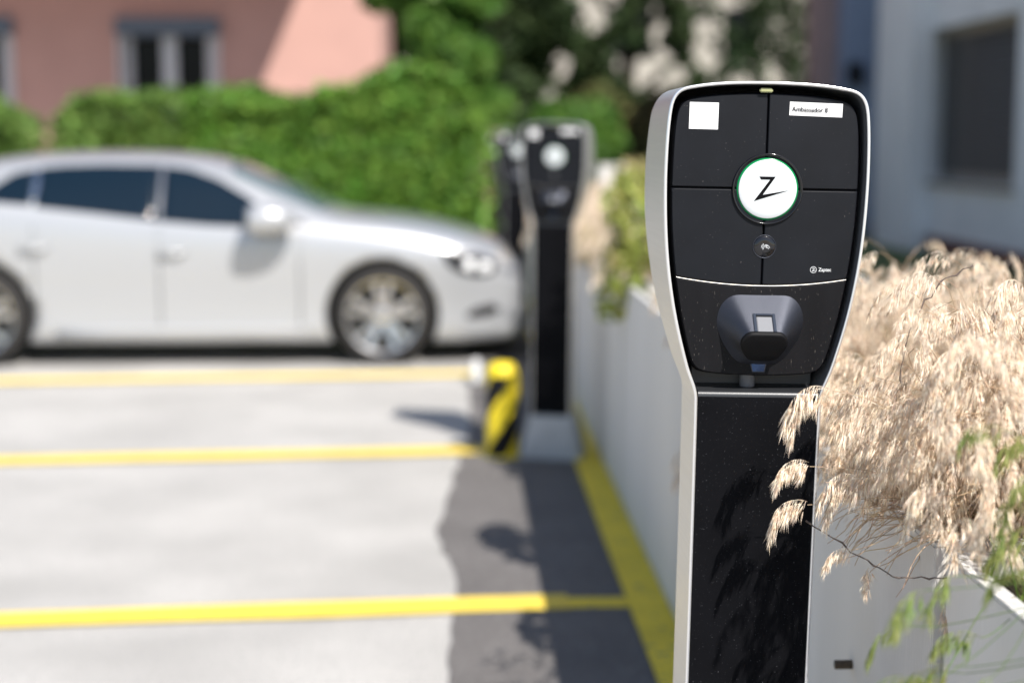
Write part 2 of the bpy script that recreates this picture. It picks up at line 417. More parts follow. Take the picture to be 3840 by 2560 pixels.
def make_post(label):
    e = empty('charging_post', (.400, 2.15, 0), label, 'charging post', 'black and silver charging posts in a row')
    # aluminium wrap
    O = outline([p for p in SH]); I = off2(O, .0042); n = len(O)
    V = []; F = []
    ringsdef = [(O, 1, 0), (O, .0, .0012), (off2(O, .0010), 0, 0), (off2(O, .0032), 0, 0)]
    def yb(z): return depth(z)
    rows = [[(x, yb(z) - .012, z) for x, z in I], [(x * .985, yb(z), z - (.004 if z > 1.3 else 0)) for x, z in O], [(x, yb(z) - .008, z) for x, z in O]]
    for fr in np.linspace(.9, .02, 7): rows.append([(x, yb(z) * fr, z) for x, z in O])
    idx = []
    for r in rows:
        idx.append(len(V)); V += r
    for a, b in zip(idx, idx[1:]):
        for i in range(n - 1): F.append((a + i, a + i + 1, b + i + 1, b + i))
    MB().add(V, F).build('shell', M['alu'], e, True)
    # bright cut edge at the front
    V = []; F = []; idx = []
    for pl, y in [(O, None), (O, .0008), (off2(O, .0008), 0), (off2(O, .0034), 0), (I, .0008), (I, .004)]:
        idx.append(len(V)); V += [(x, (yb(z) * .02 if y is None else y), z) for x, z in pl]
    for a, b in zip(idx, idx[1:]):
        for i in range(n - 1): F.append((a + i, a + i + 1, b + i + 1, b + i))
    MB().add(V, F).build('front_edge', M['alu_edge'], e, True)
    # inner liner
    V = []; F = []; idx = []
    for fr in (0.0, .2, .5, .8, 1.0):
        idx.append(len(V)); V += [(x, .004 + (yb(z) - .016) * fr, z) for x, z in off2(O, .0045)]
    for a, b in zip(idx, idx[1:]):
        for i in range(n - 1): F.append((a + i, a + i + 1, b + i + 1, b + i))
    MB().add(V, F).build('inner_liner', M['alu_in'], e, True)
    # back sheet
    V = []; F = []; I2 = off2(O, .004)
    half = n // 2
    for i in range(half + 1):
        x, z = I2[i]; V += [(x, yb(z) - .006, z), (-x, yb(z) - .006, z)]
    for i in range(half): F.append((2 * i, 2 * i + 1, 2 * i + 3, 2 * i + 2))
    MB().add(V, F).build('back_panel', M['alu_in'], e)
    # shelf-like upper back of the recess just behind the lower face, with the cable conduit
    box('recess_plate', -.086, .086, .060, .064, 1.02, 1.20, M['recess'], e)
    MB().tube([(-.008, .046, 1.03), (-.008, .046, 1.12)], .011, 20).build('conduit', M['clip'], e, True)
    # black column front with rolled top edge
    V = []; F = []; hw = .0842
    prof = [(.0035, .02), (.0035, 1.0445), (.0037, 1.0470), (.0046, 1.0496), (.0062, 1.0515), (.0085, 1.0525), (.045, 1.0545), (.059, 1.056)]
    for nm_, pr, mm in (('column_panel', prof[:2], M['column_black']), ('folded_top', prof[1:], M['col_top'])):
        V = []; F = []
        for y, z in pr: V += [(-hw, y, z), (-hw * .5, y, z), (hw * .5, y, z), (hw, y, z)]
        for i in range(len(pr) - 1):
            for j in range(3): F.append((4 * i + j, 4 * i + j + 1, 4 * i + j + 5, 4 * i + j + 4))
        MB().add(V, F).build(nm_, mm, e, True)
    # gasket ring behind the charger face
    Pfull = [(-x, z) for x, z in PLc] + [(x, z) for x, z in PLc[::-1]][1:-1]
    back = []
    V = []; F = []; n2 = len(Pfull)
    for sc_, y in ((1.0, .012), (1.012, .020), (1.012, .075)):
        V += [(x * sc_, fy(x, z) + y - .002, 1.27 + (z - 1.27) * sc_) for x, z in Pfull]
    for r in range(2):
        for i in range(n2): F.append((r * n2 + i, r * n2 + (i + 1) % n2, (r + 1) * n2 + (i + 1) % n2, (r + 1) * n2 + i))
    F.append(tuple(range(n2)))
    ch = MB().add(V, F).build('charger_body', M['rubber'], e, False)
    gp = .0007; hs = 1.335
    top = 1.47
    # four face panels: loops
    def quad(side, z0, z1):
        if z0 > 1.3:
            loop = [(side * gp, z0 + gp), (side * (side_x(z0 + gp) - .0004), z0 + gp)] + [(side * x, z) for x, z in PLc if z > z0 + gp + .001 and x > gp * 1.5] + [(side * gp, 1.4660)]
        else:
            a = [(side * gp, arc_z(0) + gp)] + [(side * side_x(1.2115) * t, arc_z(side_x(1.2115) * t) + gp) for t in (.2, .4, .6, .8, 1)]
            loop = a + [(side * x, z) for x, z in PLc if 1.214 < z < z1 - gp - .001] + [(side * side_x(z1 - gp), z1 - gp), (side * gp, z1 - gp)]
        return loop
    for s_ in (-1, 1):
        panel('face_panel', quad(s_, hs, top), M['black_shell'], ch)
        panel('face_panel', quad(s_, 1.2, hs), M['black_shell'], ch)
    lo = [(x, z) for x, z in PLc if z < 1.2095 - gp]
    xe = side_x(1.2095)
    loop = [(x, z) for x, z in lo] + [(xe * t, arc_z(xe * t) - gp) for t in np.linspace(1, -1, 17)] + [(-x, z) for x, z in lo[::-1]][:-1]
    panel('lower_panel', loop, M['black_low'], ch)
    # polished seam strip along the arc
    b = MB()
    xs = np.linspace(-xe * .995, xe * .995, 41); V = []; F = []
    for x in xs:
        z = arc_z(x); V += [(x, fy(x, z) + .0012, z + .0002), (x, fy(x, z) - .0001, z - .0003), (x, fy(x, z) + .0001, z - .0008), (x, fy(x, z) + .006, z + .0002)]
    for i in range(40):
        for j in range(3): F.append((4 * i + j, 4 * i + j + 1, 4 * i + j + 5, 4 * i + j + 4))
    MB().add(V, F).build('seam_strip', M['alu'], ch, True)
    # status disc
    cx, cz = .003, hs; y0 = fy(0, hs)
    MB().lathe([(.0492, y0 + .004), (.0492, y0 - .0022), (.0485, y0 - .0034), (.0472, y0 - .0036), (.0450, y0 + .0012), (.0438, y0 + .0035)], (cx, 0, cz), 1, 96).build('bezel', M['gloss_black'], ch, True)
    MB().lathe([(.0437, y0 + .0036), (.0428, y0 + .0000), (.0410, y0 - .0012), (.0402, y0 - .0012)], (cx, 0, cz), 1, 96).build('light_ring', M['ring_green'], ch, True)
    d = MB().lathe([(.0405, y0 + .002), (.0405, y0 - .0022), (.0400, y0 - .0027), (.030, y0 - .0028), (.0001, y0 - .0028)], (cx, 0, cz), 1, 96).build('logo_disc', M['disc'], ch, True)
    S = .0404 / 127.5                     # metres per unit of the traced emblem
    zp = [(-39, 62), (32, 62), (-22, -17), (89, 3), (-61, -43), (12, 49), (-32, 49)]
    zp = [(-38.5, 54), (32.5, 54), (-21.5, -25), (89, -5), (-59.5, -53), (9, 41.5), (-31, 41.5)]
    V = [(cx + (a) * S, y0 - .00335, cz + b_ * S) for a, b_ in zp] + [(cx + a * S, y0 - .0026, cz + b_ * S) for a, b_ in zp]
    n3 = len(zp)
    lg = MB().add(V, [tuple(range(n3))] + [(i, (i + 1) % n3, n3 + (i + 1) % n3, n3 + i) for i in range(n3)]).build('emblem', M['ink'], d)
    # card reader
    cz2 = 1.2555; cx2 = .002; y1 = fy(0, cz2)
    MB().lathe([(.0163, y1 + .003), (.0163, y1 - .0006), (.0157, y1 - .0010), (.0151, y1 + .0001)], (cx2, 0, cz2), 1, 64).build('reader_rim', M['hood'], ch, True)
    rd = MB().lathe([(.0151, y1 + .002), (.0151, y1 - .0004), (.0144, y1 - .0011), (.008, y1 - .0014), (.0001, y1 - .0015)], (cx2, 0, cz2), 1, 64).build('card_reader', M['gloss_black'], ch, True)
    pol = []
    for r_, a in ((.0020, 40), (.0037, 42), (.0054, 44)):
        pol += stroke([(cx2 - .0062 + r_ * math.cos(R(t)), cz2 + r_ * math.sin(R(t)) * 1.05) for t in np.linspace(-a, a, 8)], .00055)
    q = lambda L_: [(cx2 + a / 1000, cz2 + b_ / 1000) for a, b_ in L_]
    pol += stroke(q([(1.0, 2.6), (.3, .4), (2.6, -.3)]), .0005) + stroke(q([(1.0, 2.6), (3.6, 2.2), (5.4, 1.0), (7.4, -1.7)]), .0005)
    pol += stroke(q([(1.6, 1.2), (4.0, .9), (2.4, .0), (1.8, -1.2), (3.4, -1.9), (4.9, -1.7), (5.8, -3.0)]), .0005)
    pol += stroke(q([(2.6, 1.9), (4.6, .2)]), .0004)
    V = MB()
    for p in pol:
        V.add([(x, y1 - .00185, z) for x, z in p] + [(x, y1 - .0010, z) for x, z in p], [(0, 1, 2, 3), (0, 1, 5, 4), (1, 2, 6, 5), (2, 3, 7, 6), (3, 0, 4, 7)])
    V.build('card_symbol', M['ink_white'], rd)
    # stickers
    def rect(xc, zc, w_, h_, r_=0):
        return [(xc + a * w_ / 2 * math.cos(r_) - b_ * h_ / 2 * math.sin(r_), zc + a * w_ / 2 * math.sin(r_) + b_ * h_ / 2 * math.cos(r_)) for a, b_ in ((-1, -1), (1, -1), (1, 1), (-1, 1))]
    stk = flat('code_sticker', [rect(-.0885, 1.4335, .0400, .0365, R(-.4))], 0, M['sticker'], ch)
    nl = flat('name_label', [rect(.0665, 1.4450, .0740, .0185, R(-1.2))], 0, M['sticker'], ch)
    # top light under the hood
    box('hood_light', -.0045 - .009, -.0045 + .009, .005, .011, 1.4665, 1.4725, M['level'], ch, .0015)
    # socket hood: loft from base outline to a tilted tip
    base = [(0, 1.1885), (.020, 1.1887), (.034, 1.1888), (.043, 1.1866), (.052, 1.180), (.0590, 1.169), (.0622, 1.153), (.0605, 1.140), (.0545, 1.124), (.046, 1.110), (.037, 1.098), (.026, 1.090), (0, 1.0885)]
    tip = [(0, 0), (.010, 0), (.017, 0), (.0235, -.001), (.0295, -.0060), (.0335, -.014), (.0345, -.022), (.0335, -.030), (.030, -.039), (.0255, -.048), (.0215, -.054), (.015, -.0575), (0, -.0585)]
    Bs = chaikin(base, 2); Tp = chaikin(tip, 2)
    full = lambda p: p + [(-x, z) for x, z in p[::-1]][1:-1]
    Bs = full(Bs); Tp = full(Tp); nb = len(Bs)
    tiltc, tilts = math.cos(R(46)), math.sin(R(46)); hx = .0005
    def tp3(x, t): return Vector((x * .93 + hx, -.030 - t * tilts * .60, 1.1415 + t * tiltc * .98))
    B3 = [Vector((x + hx, fy(x, z) + .001, z)) for x, z in Bs]; T3 = [tp3(x, t) for x, t in Tp]
    V = []; F = []
    ns = 9
    for i in range(ns + 1):
        t = i / ns; tt = t ** .93
        V += [tuple(a.lerp(b_, tt)) for a, b_ in zip(B3, T3)]
    for i in range(ns):
        for j in range(nb): F.append((i * nb + j, i * nb + (j + 1) % nb, (i + 1) * nb + (j + 1) % nb, (i + 1) * nb + j))
    MB().add(V, F).build('socket_hood', M['hood'], ch, True)
    # lid on the tip: a lip and a shallow dome
    V = []; F = []; nrm = Vector((0, -tiltc, -tilts))
    cmid = tp3(0, -.030)
    rings = [(1.0, 0.0), (1.02, .0010), (1.02, .0045), (.985, .0065), (.93, .0070), (.5, .0074)]
    for s2, o2 in rings:
        V += [tuple(cmid + (p - cmid) * s2 + nrm * o2) for p in T3]
    for i in range(len(rings) - 1):
        for j in range(nb): F.append((i * nb + j, i * nb + (j + 1) % nb, (i + 1) * nb + (j + 1) % nb, (i + 1) * nb + j))
    V.append(tuple(cmid + nrm * .0075)); F += [((len(rings) - 1) * nb + j, (len(rings) - 1) * nb + (j + 1) % nb, len(V) - 1) for j in range(nb)]
    lid = MB().add(V, F).build('socket_lid', M['rubber'], ch, True)
    # latch on the top slope
    def slope(x, t, o_):      # t 0 tip .. 1 base along the top ridge
        a = tp3(0, 0); b_ = Vector((0, fy(0, 1.1885), 1.1885)); p = a.lerp(b_, t)
        dirv = (b_ - a).normalized(); nn = Vector((0, -dirv.z, dirv.y)); 
        if nn.z < 0: nn = -nn
        return Vector((x + hx, p.y, p.z)) + nn * o_
    fr = MB()
    def slab(x0, x1, t0, t1, o0, o1):
        V = [slope(x, t, o_) for o_ in (o0, o1) for x, t in ((x0, t0), (x1, t0), (x1, t1), (x0, t1))]
        fr.add([tuple(v) for v in V], [(0, 3, 2, 1), (4, 5, 6, 7), (0, 1, 5, 4), (1, 2, 6, 5), (2, 3, 7, 6), (3, 0, 4, 7)])
    t1 = .47
    slab(-.0155, -.0112, -.02, t1, -.004, .0018); slab(.0112, .0155, -.02, t1, -.004, .0018); slab(-.0111, .0111, t1 - .055, t1, -.004, .0018)
    fr.build('latch_frame', M['clipf'], ch, bevel=.0007)
    fr = MB(); slab(-.0105, .0105, -.02, t1 - .085, -.006, .0008); fr.build('latch_plate', M['clip'], ch, bevel=.0006)
    fr = MB(); slab(-.0110, .0110, t1 - .084, t1 - .057, -.006, .0003); fr.build('latch_slot', M['rubber'], ch)
    # lock window
    lw = [(-.0115, 1.0985), (.0115, 1.0985), (.0082, 1.0800), (-.0068, 1.0800)]
    flat('lock_frame', [[(x * 1.18, 1.0892 + (z - 1.0892) * 1.12) for x, z in lw]], 0, M['hood'], ch, .0006)
    flat('lock_window', [lw], -.0007, M['lock'], ch, .0004)
    # foot
    V = [(-.14, -.015, 0), (.14, -.015, 0), (.14, .20, 0), (-.14, .20, 0), (-.098, -.004, .20), (.098, -.004, .20), (.098, .145, .20), (-.098, .145, .20)]
    ft = MB().add(V, [(0, 3, 2, 1), (4, 5, 6, 7), (0, 1, 5, 4), (1, 2, 6, 5), (2, 3, 7, 6), (3, 0, 4, 7)]).build('foot', M['concrete_foot'], e, bevel=.006)
    return e, ch, d, nl
def copy_tree(o, parent=None):
    c = o.copy(); COL.objects.link(c)
    if parent: c.parent = parent
    for chd in list(o.children): copy_tree(chd, c)
    return c
post, face, disc, nlab = make_post('nearest charging post, sharp in front, its white label reading Ambassador 8')
ROLL = R(1.15)
far = []
for (x, y, lab, yaw) in [(.408, 6.80, 'second charging post, blurred, standing just behind the striped yellow guard', R(-13)),
                    (.425, 11.45, 'third charging post of the row, half hidden behind the second one', R(-5)),
                    (.425, 16.10, 'farthest charging post, leftmost of the row against the green hedge', R(-4))]:
    c = copy_tree(post); c.location = (x, y, 0); c.rotation_euler = (0, R(.5), yaw); c['label'] = lab
post.rotation_euler = (0, ROLL, 0)
# writing only on the nearest post (the far ones cannot be read)
text_mesh('label_text', 'Ambassador 8', .0096, .0325, 1.4420, -.0014, M['ink'], nlab, width=.0500, rot=R(-1.0))
bmk = text_mesh('brand_text', 'Zaptec', .0072, .0795, 1.2222, -.0003, M['ink_white'], face, width=.0178, rot=R(0))
rp = [(.0722 + .0043 * math.cos(R(t)), 1.2243 + .0043 * math.sin(R(t))) for t in range(0, 361, 15)]
zz = [(.0703, 1.2262), (.0738, 1.2262), (.0706, 1.2221), (.0752, 1.2236)]
flat('brand_emblem', stroke(rp, .0006) + stroke(zz, .0006), 0, M['ink_white'], face, .0004)

# ------------------------------------------------------------------ striped guards
def guard(x, y, label, first=None):
    e = empty('bollard', (x, y, 0), label, 'bollard', 'yellow and black striped guards in front of the charging posts')
    r = .073; H = .425
    MB().lathe([(r, .0), (r, H - .05), (r * .93, H - .022), (r * .72, H - .006), (r * .4, H), (.0005, H)], (0, 0, 0), 2, 40).build('body', M['guard_yellow'], e, True)
    for z0 in (-.17, .13):
        V = []; F = []; n = 40
        for i in range(n + 1):
            q = -math.pi + math.pi * 1.0 * i / n
            for dz in (0, .14):
                V.append(((r + .0025) * math.cos(q), (r + .0025) * math.sin(q), min(.37, max(.012, z0 + dz + .34 * i / n))))
        for i in range(n): F.append((2 * i, 2 * i + 2, 2 * i + 3, 2 * i + 1))
        MB().add(V, F).build('stripe', M['guard_black'], e, True)
    MB().lathe([(r * 1.18, 0), (r * 1.18, .008), (r * 1.01, .012)], (0, 0, 0), 2, 32).build('base_ring', M['guard_yellow'], e, True)
    return e
guard(.200, 6.90, 'short yellow guard with black stripes left of the second charging post')
guard(.235, 11.6, 'blurred yellow guard beside the third charging post')
guard(.245, 16.0, 'far yellow guard peeping over the bonnet beside the farthest charging post')
o = box('kerb_stone', .085, .135, 8.95, 9.15, 0.012, .13, M['white'], bevel=.008)
tag(o, 'small white block on the ground behind the striped yellow guard', 'block')

# ------------------------------------------------------------------ car
def make_car():
    e = empty('parked_car', (-1.72, 10.62, 0), 'silver white hatchback parked nose towards the charging posts', 'car')
    ox = -1.72
    # X, zb, zsill, w, zbelt, wb, zedge, wedge, zroof
    S = [(-3.86, .33, .45, .46, .80, .44, .84, .36, .86), (-3.83, .26, .40, .66, .80, .60, .86, .50, .88), (-3.78, .18, .36, .78, .92, .70, .96, .58, .98), (-3.55, .15, .32, .84, .99, .78, 1.05, .60, 1.10),
         (-3.20, .13, .30, .86, 1.035, .80, 1.20, .605, 1.265), (-2.85, .125, .30, .86, 1.03, .805, 1.245, .61, 1.325), (-2.45, .125, .30, .86, 1.00, .805, 1.265, .615, 1.345), (-2.05, .125, .30, .86, .965, .805, 1.268, .62, 1.348),
         (-1.75, .125, .30, .86, .945, .805, 1.248, .62, 1.335), (-1.50, .125, .30, .86, .928, .80, 1.195, .63, 1.300), (-1.28, .125, .30, .86, .915, .80, 1.115, .645, 1.215), (-1.05, .125, .30, .86, .905, .80, 1.02, .68, 1.095),
         (-.84, .125, .30, .86, .898, .79, .945, .72, .985), (-.72, .125, .30, .86, .893, .785, .920, .72, .950), (-.45, .125, .30, .86, .875, .78, .905, .68, .935), (-.15, .125, .30, .855, .825, .78, .855, .66, .890),
         (.08, .125, .30, .835, .755, .76, .79, .62, .822), (.24, .125, .30, .79, .69, .72, .73, .57, .775), (.34, .13, .30, .73, .61, .68, .65, .52, .69), (.405, .14, .29, .64, .53, .60, .56, .46, .59), (.440, .17, .28, .46, .42, .44, .44, .32, .46)]
    V = []; F = []; nm = 0
    for (X, zb, zs, w_, zbe, wb, ze, we, zr) in S:
        x = X - ox; zm = (zs + zbe) / 2
        half = [(0, zb), (w_ * .80, zb), (w_ * .955, zb + .02), (w_ * .985, zs - .07), (w_ * .966, zs + .05), (w_, zm + .10), (w_ * .972, zbe - .06), (wb, zbe), ((wb + we) / 2 + .012, (zbe + ze) / 2), (we, ze), (we * .82, ze + (zr - ze) * .55), (we * .45, ze + (zr - ze) * .9), (0, zr)]
        ring = [(-y, z) for y, z in half] + [(y, z) for y, z in half[::-1]][1:-1]
        nm = len(ring); V += [(x, y, z) for y, z in ring]
    for i in range(len(S) - 1):
        for j in range(nm): F.append((i * nm + j, i * nm + (j + 1) % nm, (i + 1) * nm + (j + 1) % nm, (i + 1) * nm + j))
    F.append(tuple(range(nm))); F.append(tuple((len(S) - 1) * nm + j for j in range(nm))[::-1])
    body = MB().add(V, F).build('body', M['paint'], e, True)
    md = body.modifiers.new('s', 'SUBSURF'); md.levels = 2; md.render_levels = 2
    bpy.context.view_layer.update()
    dg = bpy.context.evaluated_depsgraph_get()
    me = bpy.data.meshes.new_from_object(body.evaluated_get(dg)); body.modifiers.clear(); body.data = me
    bm = bmesh.new(); bm.from_mesh(me); bvh = BVHTree.FromBMesh(bm); bm.free()
    WX = [(-2.985 - ox), (-.468 - ox)]; WR = .312
    cut = MB()
    for wx in WX:
        for s_ in (-1, 1):
            n = 40
            V = [(wx + (WR + .045) * math.cos(2 * math.pi * i / n), s_ * yy, WR + .01 + (WR + .045) * math.sin(2 * math.pi * i / n)) for yy in (.60, 1.1) for i in range(n)]
            F = [(i, (i + 1) % n, n + (i + 1) % n, n + i) for i in range(n)] + [tuple(range(n)), tuple(range(n, 2 * n))[::-1]]
            cut.add(V, F)
    co = cut.build('cutter', M['plastic'], e)
    bo = body.modifiers.new('b', 'BOOLEAN'); bo.operation = 'DIFFERENCE'; bo.object = co; bo.solver = 'EXACT'
    bpy.context.view_layer.update(); dg = bpy.context.evaluated_depsgraph_get()
    me2 = bpy.data.meshes.new_from_object(body.evaluated_get(dg)); body.modifiers.clear(); body.data = me2
    bpy.data.objects.remove(co)
    if len(body.data.materials) < 2: body.data.materials.append(M['plastic'])
    for p in body.data.polygons:                      # inside of the arches black
        c = p.center
        for wx in WX:
            r_ = math.hypot(c.x - wx, c.z - WR - .01)
            if r_ < WR + .047 and abs(c.y) < .858 and (r_ > WR + .03 and abs(p.normal.y) < .5 or abs(abs(c.y) - .60) < .01): p.material_index = 1
    # draped patches
    def drape(name, loop, m, off=.006, side=-1, axis='y', n=9, parent=e):
        """fan patch: loop in (X,z) world-ish coords projected on the body side; or (y,z) from the front"""
        L = np.array(loop, float); V = []; F = []; c = L.mean(0)
        Q = np.vstack([L, L[:1]]); d = np.r_[0, np.cumsum(np.hypot(*np.diff(Q, axis=0).T))]
        s_ = np.linspace(0, d[-1], 72, endpoint=False); s_ = np.unique(np.r_[s_, d[:-1]])
        P = np.c_[np.interp(s_, d, Q[:, 0]), np.interp(s_, d, Q[:, 1])]; N = len(P)
        def hit(a, z, o_):
            if axis == 'y':
                x = a - ox; r_ = bvh.ray_cast(Vector((x, side * 3, z)), Vector((0, -side, 0)))
                if r_[0] is None: return (x, side * .80, z)
                return tuple(r_[0] + r_[1] * o_ * (1 if r_[1].y * side > 0 else -1))
            if axis == 'x':
                r_ = bvh.ray_cast(Vector((5, a, z)), Vector((-1, 0, 0)))
                if r_[0] is None: return (2.1, a, z)
                return tuple(r_[0] + r_[1] * o_ * (1 if r_[1].x > 0 else -1))
            r_ = bvh.ray_cast(Vector((a - ox, z, 3)), Vector((0, 0, -1)))
            if r_[0] is None: return (a - ox, z, .9)
            return tuple(r_[0] + r_[1] * o_ * (1 if r_[1].z > 0 else -1))
        for i in range(n + 1):
            t = 1 - (i - 1) / (n - .9999) if i > 1 else (1 if i == 0 else .998)
            for p in P: 
                q = c + (p - c) * t; V.append(hit(q[0], q[1], off if i else -.004))
                
        for i in range(n):
            for j in range(N): F.append((i * N + j, i * N + (j + 1) % N, (i + 1) * N + (j + 1) % N, (i + 1) * N + j))
        return MB().add(V, F).build(name, m, parent, True)
    for sd in (-1, 1):
        drape('side_window', [(-3.00, 1.035), (-2.64, 1.005), (-2.64, 1.225), (-2.77, 1.195)], M['glass'], side=sd)
        drape('side_window', [(-2.61, .995), (-2.2, .950), (-1.862, .910), (-1.862, 1.246), (-2.2, 1.252), (-2.45, 1.246), (-2.61, 1.232)], M['glass'], side=sd)
        drape('side_window', [(-1.835, .907), (-1.55, .882), (-1.11, .860), (-1.17, .950), (-1.32, 1.060), (-1.50, 1.160), (-1.68, 1.222), (-1.835, 1.244)], M['glass'], side=sd)
        drape('pillar_trim', [(-1.861, .910), (-1.836, .907), (-1.836, 1.243), (-1.861, 1.246)], M['bpillar'], side=sd, n=3)
        drape('chrome_trim', [(-2.637, 1.025), (-2.603, 1.018), (-2.603, 1.220), (-2.637, 1.212)], M['chrome'], side=sd, n=3)
        drape('corner_trim', [(-1.18, .885), (-.92, .885), (-1.02, .915), (-1.18, .965)], M['plastic'], side=sd, n=3)
        drape('headlight', [(-.10, .725), (.02, .715), (.16, .690), (.25, .640), (.23, .575), (.12, .560), (.02, .585), (-.06, .640)], M['lamp'], side=sd, off=.010)
        for hx_, hz_ in ((.075, .628), (.17, .612)):
            h = drape('headlight_lens', [(hx_ + .035 * math.cos(t), hz_ + .035 * math.sin(t)) for t in np.linspace(0, 2 * math.pi, 16, endpoint=False)], M['lens'], side=sd, off=.022, n=3)
        drape('fog_grille', [(.05, .315), (.12, .365), (.24, .385), (.27, .34), (.18, .300), (.08, .295)], M['plastic'], side=sd, n=4)
        drape('sill_strip', [(-2.50, .165), (-.93, .165), (-.91, .255), (-2.5, .245)], M['paint'], side=sd, off=.012, n=3)
        for hx_, hz_ in ((-1.77, .715), (-2.62, .745)):
            y_ = .862
            hd = MB().tube([(hx_ - ox - .09, sd * (y_ - .02), hz_), (hx_ - ox - .07, sd * (y_ + .022), hz_ + .003), (hx_ - ox + .06, sd * (y_ + .024), hz_ + .003), (hx_ - ox + .09, sd * (y_ - .02), hz_)], .013, 10).build('door_handle', M['paint'], e, True)
        for dx0 in (-.98, -1.85, -2.62):            # door seams
            drape('door_seam', [(dx0 - .003, .26), (dx0 + .003, .26), (dx0 + .003, .88), (dx0 - .003, .88)], M['plastic'], side=sd, off=.0035, n=2)
        # mirror
        V = []; F = []; 
        mb = MB(); mx = -1.145 - ox; my = sd * .98; mz = .925
        prof = [(-.03, .15), (-.105, .9), (-.075, 1.0), (.0, 1.0), (.07, .85), (.115, .5), (.135, .05)]
        n = 20
        for dx, s2 in prof:
            for i in range(n):
                q = 2 * math.pi * i / n; c_, s3 = math.cos(q), math.sin(q)
                pw = lambda v: math.copysign(abs(v) ** .7, v)
                V.append((mx + dx * 1.25, my + pw(c_) * .125 * s2, mz + pw(s3) * .090 * s2))
        for i in range(len(prof) - 1):
            for j in range(n): F.append((i * n + j, i * n + (j + 1) % n, (i + 1) * n + (j + 1) % n, (i + 1) * n + j))
        mi = MB().add(V, F).build('mirror', M['paint'], e, True)
        MB().tube([(mx + .02, sd * .79, mz - .055), (mx + .02, sd * .95, mz - .05)], [.035, .028], 12).build('mirror_foot', M['plastic'], mi, True)
    # windscreen (front projection), bonnet is body; grille and bumper intake
    drape('windscreen', [(-.86, -.66), (-1.12, -.625), (-1.42, -.57), (-1.50, 0), (-1.42, .57), (-1.12, .625), (-.86, .66), (-.80, 0)], M['wglass'], axis='z', off=.006)
    drape('front_grille', [(-.42, .50), (.42, .50), (.46, .56), (.0, .575), (-.46, .56)], M['plastic'], axis='x', off=.006)
    drape('badge', [(.045 * math.cos(t), .545 + .05 * math.sin(t)) for t in np.linspace(0, 2 * math.pi, 12, endpoint=False)], M['chrome'], axis='x', off=.016, n=2)
    drape('lower_intake', [(-.40, .22), (.40, .22), (.36, .32), (-.36, .32)], M['plastic'], axis='x', off=.006)
    # wheels
    for wx in WX:
        for sd in (-1, 1):
            we = bpy.data.objects.new('wheel', None); COL.objects.link(we); we.parent = e; we.location = (wx, sd * .757, WR); we.empty_display_size = .1
            wd = .095
            MB().lathe([(.235, -wd), (.262, -wd), (.298, -wd * .92), (WR, -wd * .6), (WR + .001, 0), (WR, wd * .6), (.298, wd * .92), (.262, wd), (.235, wd)], (0, 0, 0), 1, 64).build('tyre', M['tyre'], we, True)
            rb = MB().lathe([(.237, sd * wd), (.232, sd * (wd - .006)), (.222, sd * (wd - .01)), (.215, sd * (wd - .06)), (.215, -sd * wd)], (0, 0, 0), 1, 64)
            for a in range(5):
                for da in (-.22, .22):
                    q = 2 * math.pi * a / 5 + .3; q2 = q + da
                    p0_ = Vector((math.cos(q + da * .5) * .04, 0, math.sin(q + da * .5) * .04)); p1_ = Vector((math.cos(q2) * .222, 0, math.sin(q2) * .222))
                    t = (p1_ - p0_).normalized(); nn = Vector((-t.z, 0, t.x))
                    V = []
                    for p, ww, yy in ((p0_, .022, .055), (p1_, .017, .085)):
                        for sg in (-1, 1):
                            for y_ in (0, -.02): V.append(tuple(p + nn * ww * sg + Vector((0, sd * (yy + y_), 0))))
                    rb.add(V, [(0, 2, 6, 4), (1, 5, 7, 3), (0, 4, 5, 1), (2, 3, 7, 6), (0, 1, 3, 2), (4, 6, 7, 5)])
            rb.lathe([(.052, sd * .045), (.05, sd * .066), (.03, sd * .072), (.0005, sd * .073)], (0, 0, 0), 1, 24)
            rb.build('rim', M['rim'], we, False)
            MB().lathe([(.214, sd * .0), (.16, sd * .005), (.0005, sd * .005)], (0, 0, 0), 1, 40).build('brake_disc', M['rimdark'], we, True)
    MB().box(-1.95, 1.95, -.6, .6, .14, .5).build('underbody', M['plastic'], e)
    return e
make_car()

# ------------------------------------------------------------------ foliage helpers
def leaves(name, C, size, m, parent=None, up=.3, asp=.55):
    """one quad (kite) per centre"""
    n = len(C); C = np.asarray(C)
    a = rng.normal(size=(n, 3)); a[:, 2] += up * np.sign(rng.normal(size=n)); a /= np.linalg.norm(a, axis=1)[:, None]
    t = rng.normal(size=(n, 3)); b = np.cross(a, t); b /= np.linalg.norm(b, axis=1)[:, None]; c = np.cross(a, b)
    s = size * rng.uniform(.6, 1.3, (n, 1))
    P = np.stack([C - b * s, C + c * s * asp, C + b * s, C - c * s * asp], 1)
    return fastmesh(name, P, 4, m, parent)
def blob_pts(n, c, r, shell=.55, lump=.25, seed=0):
    g_ = np.random.default_rng(seed)
    d = g_.normal(size=(n, 3)); d /= np.linalg.norm(d, axis=1)[:, None]
    k1 = g_.normal(size=(10, 3)) * 2.3; ph = g_.uniform(0, 6.28, 10)
    l = np.sin(d @ k1.T + ph).mean(1) * lump * 3
    rad = (g_.uniform(0, 1, n) ** .33 * (1 - shell) + shell) * (1 + l)
    return np.array(c) + d * rad[:, None] * np.array(r)
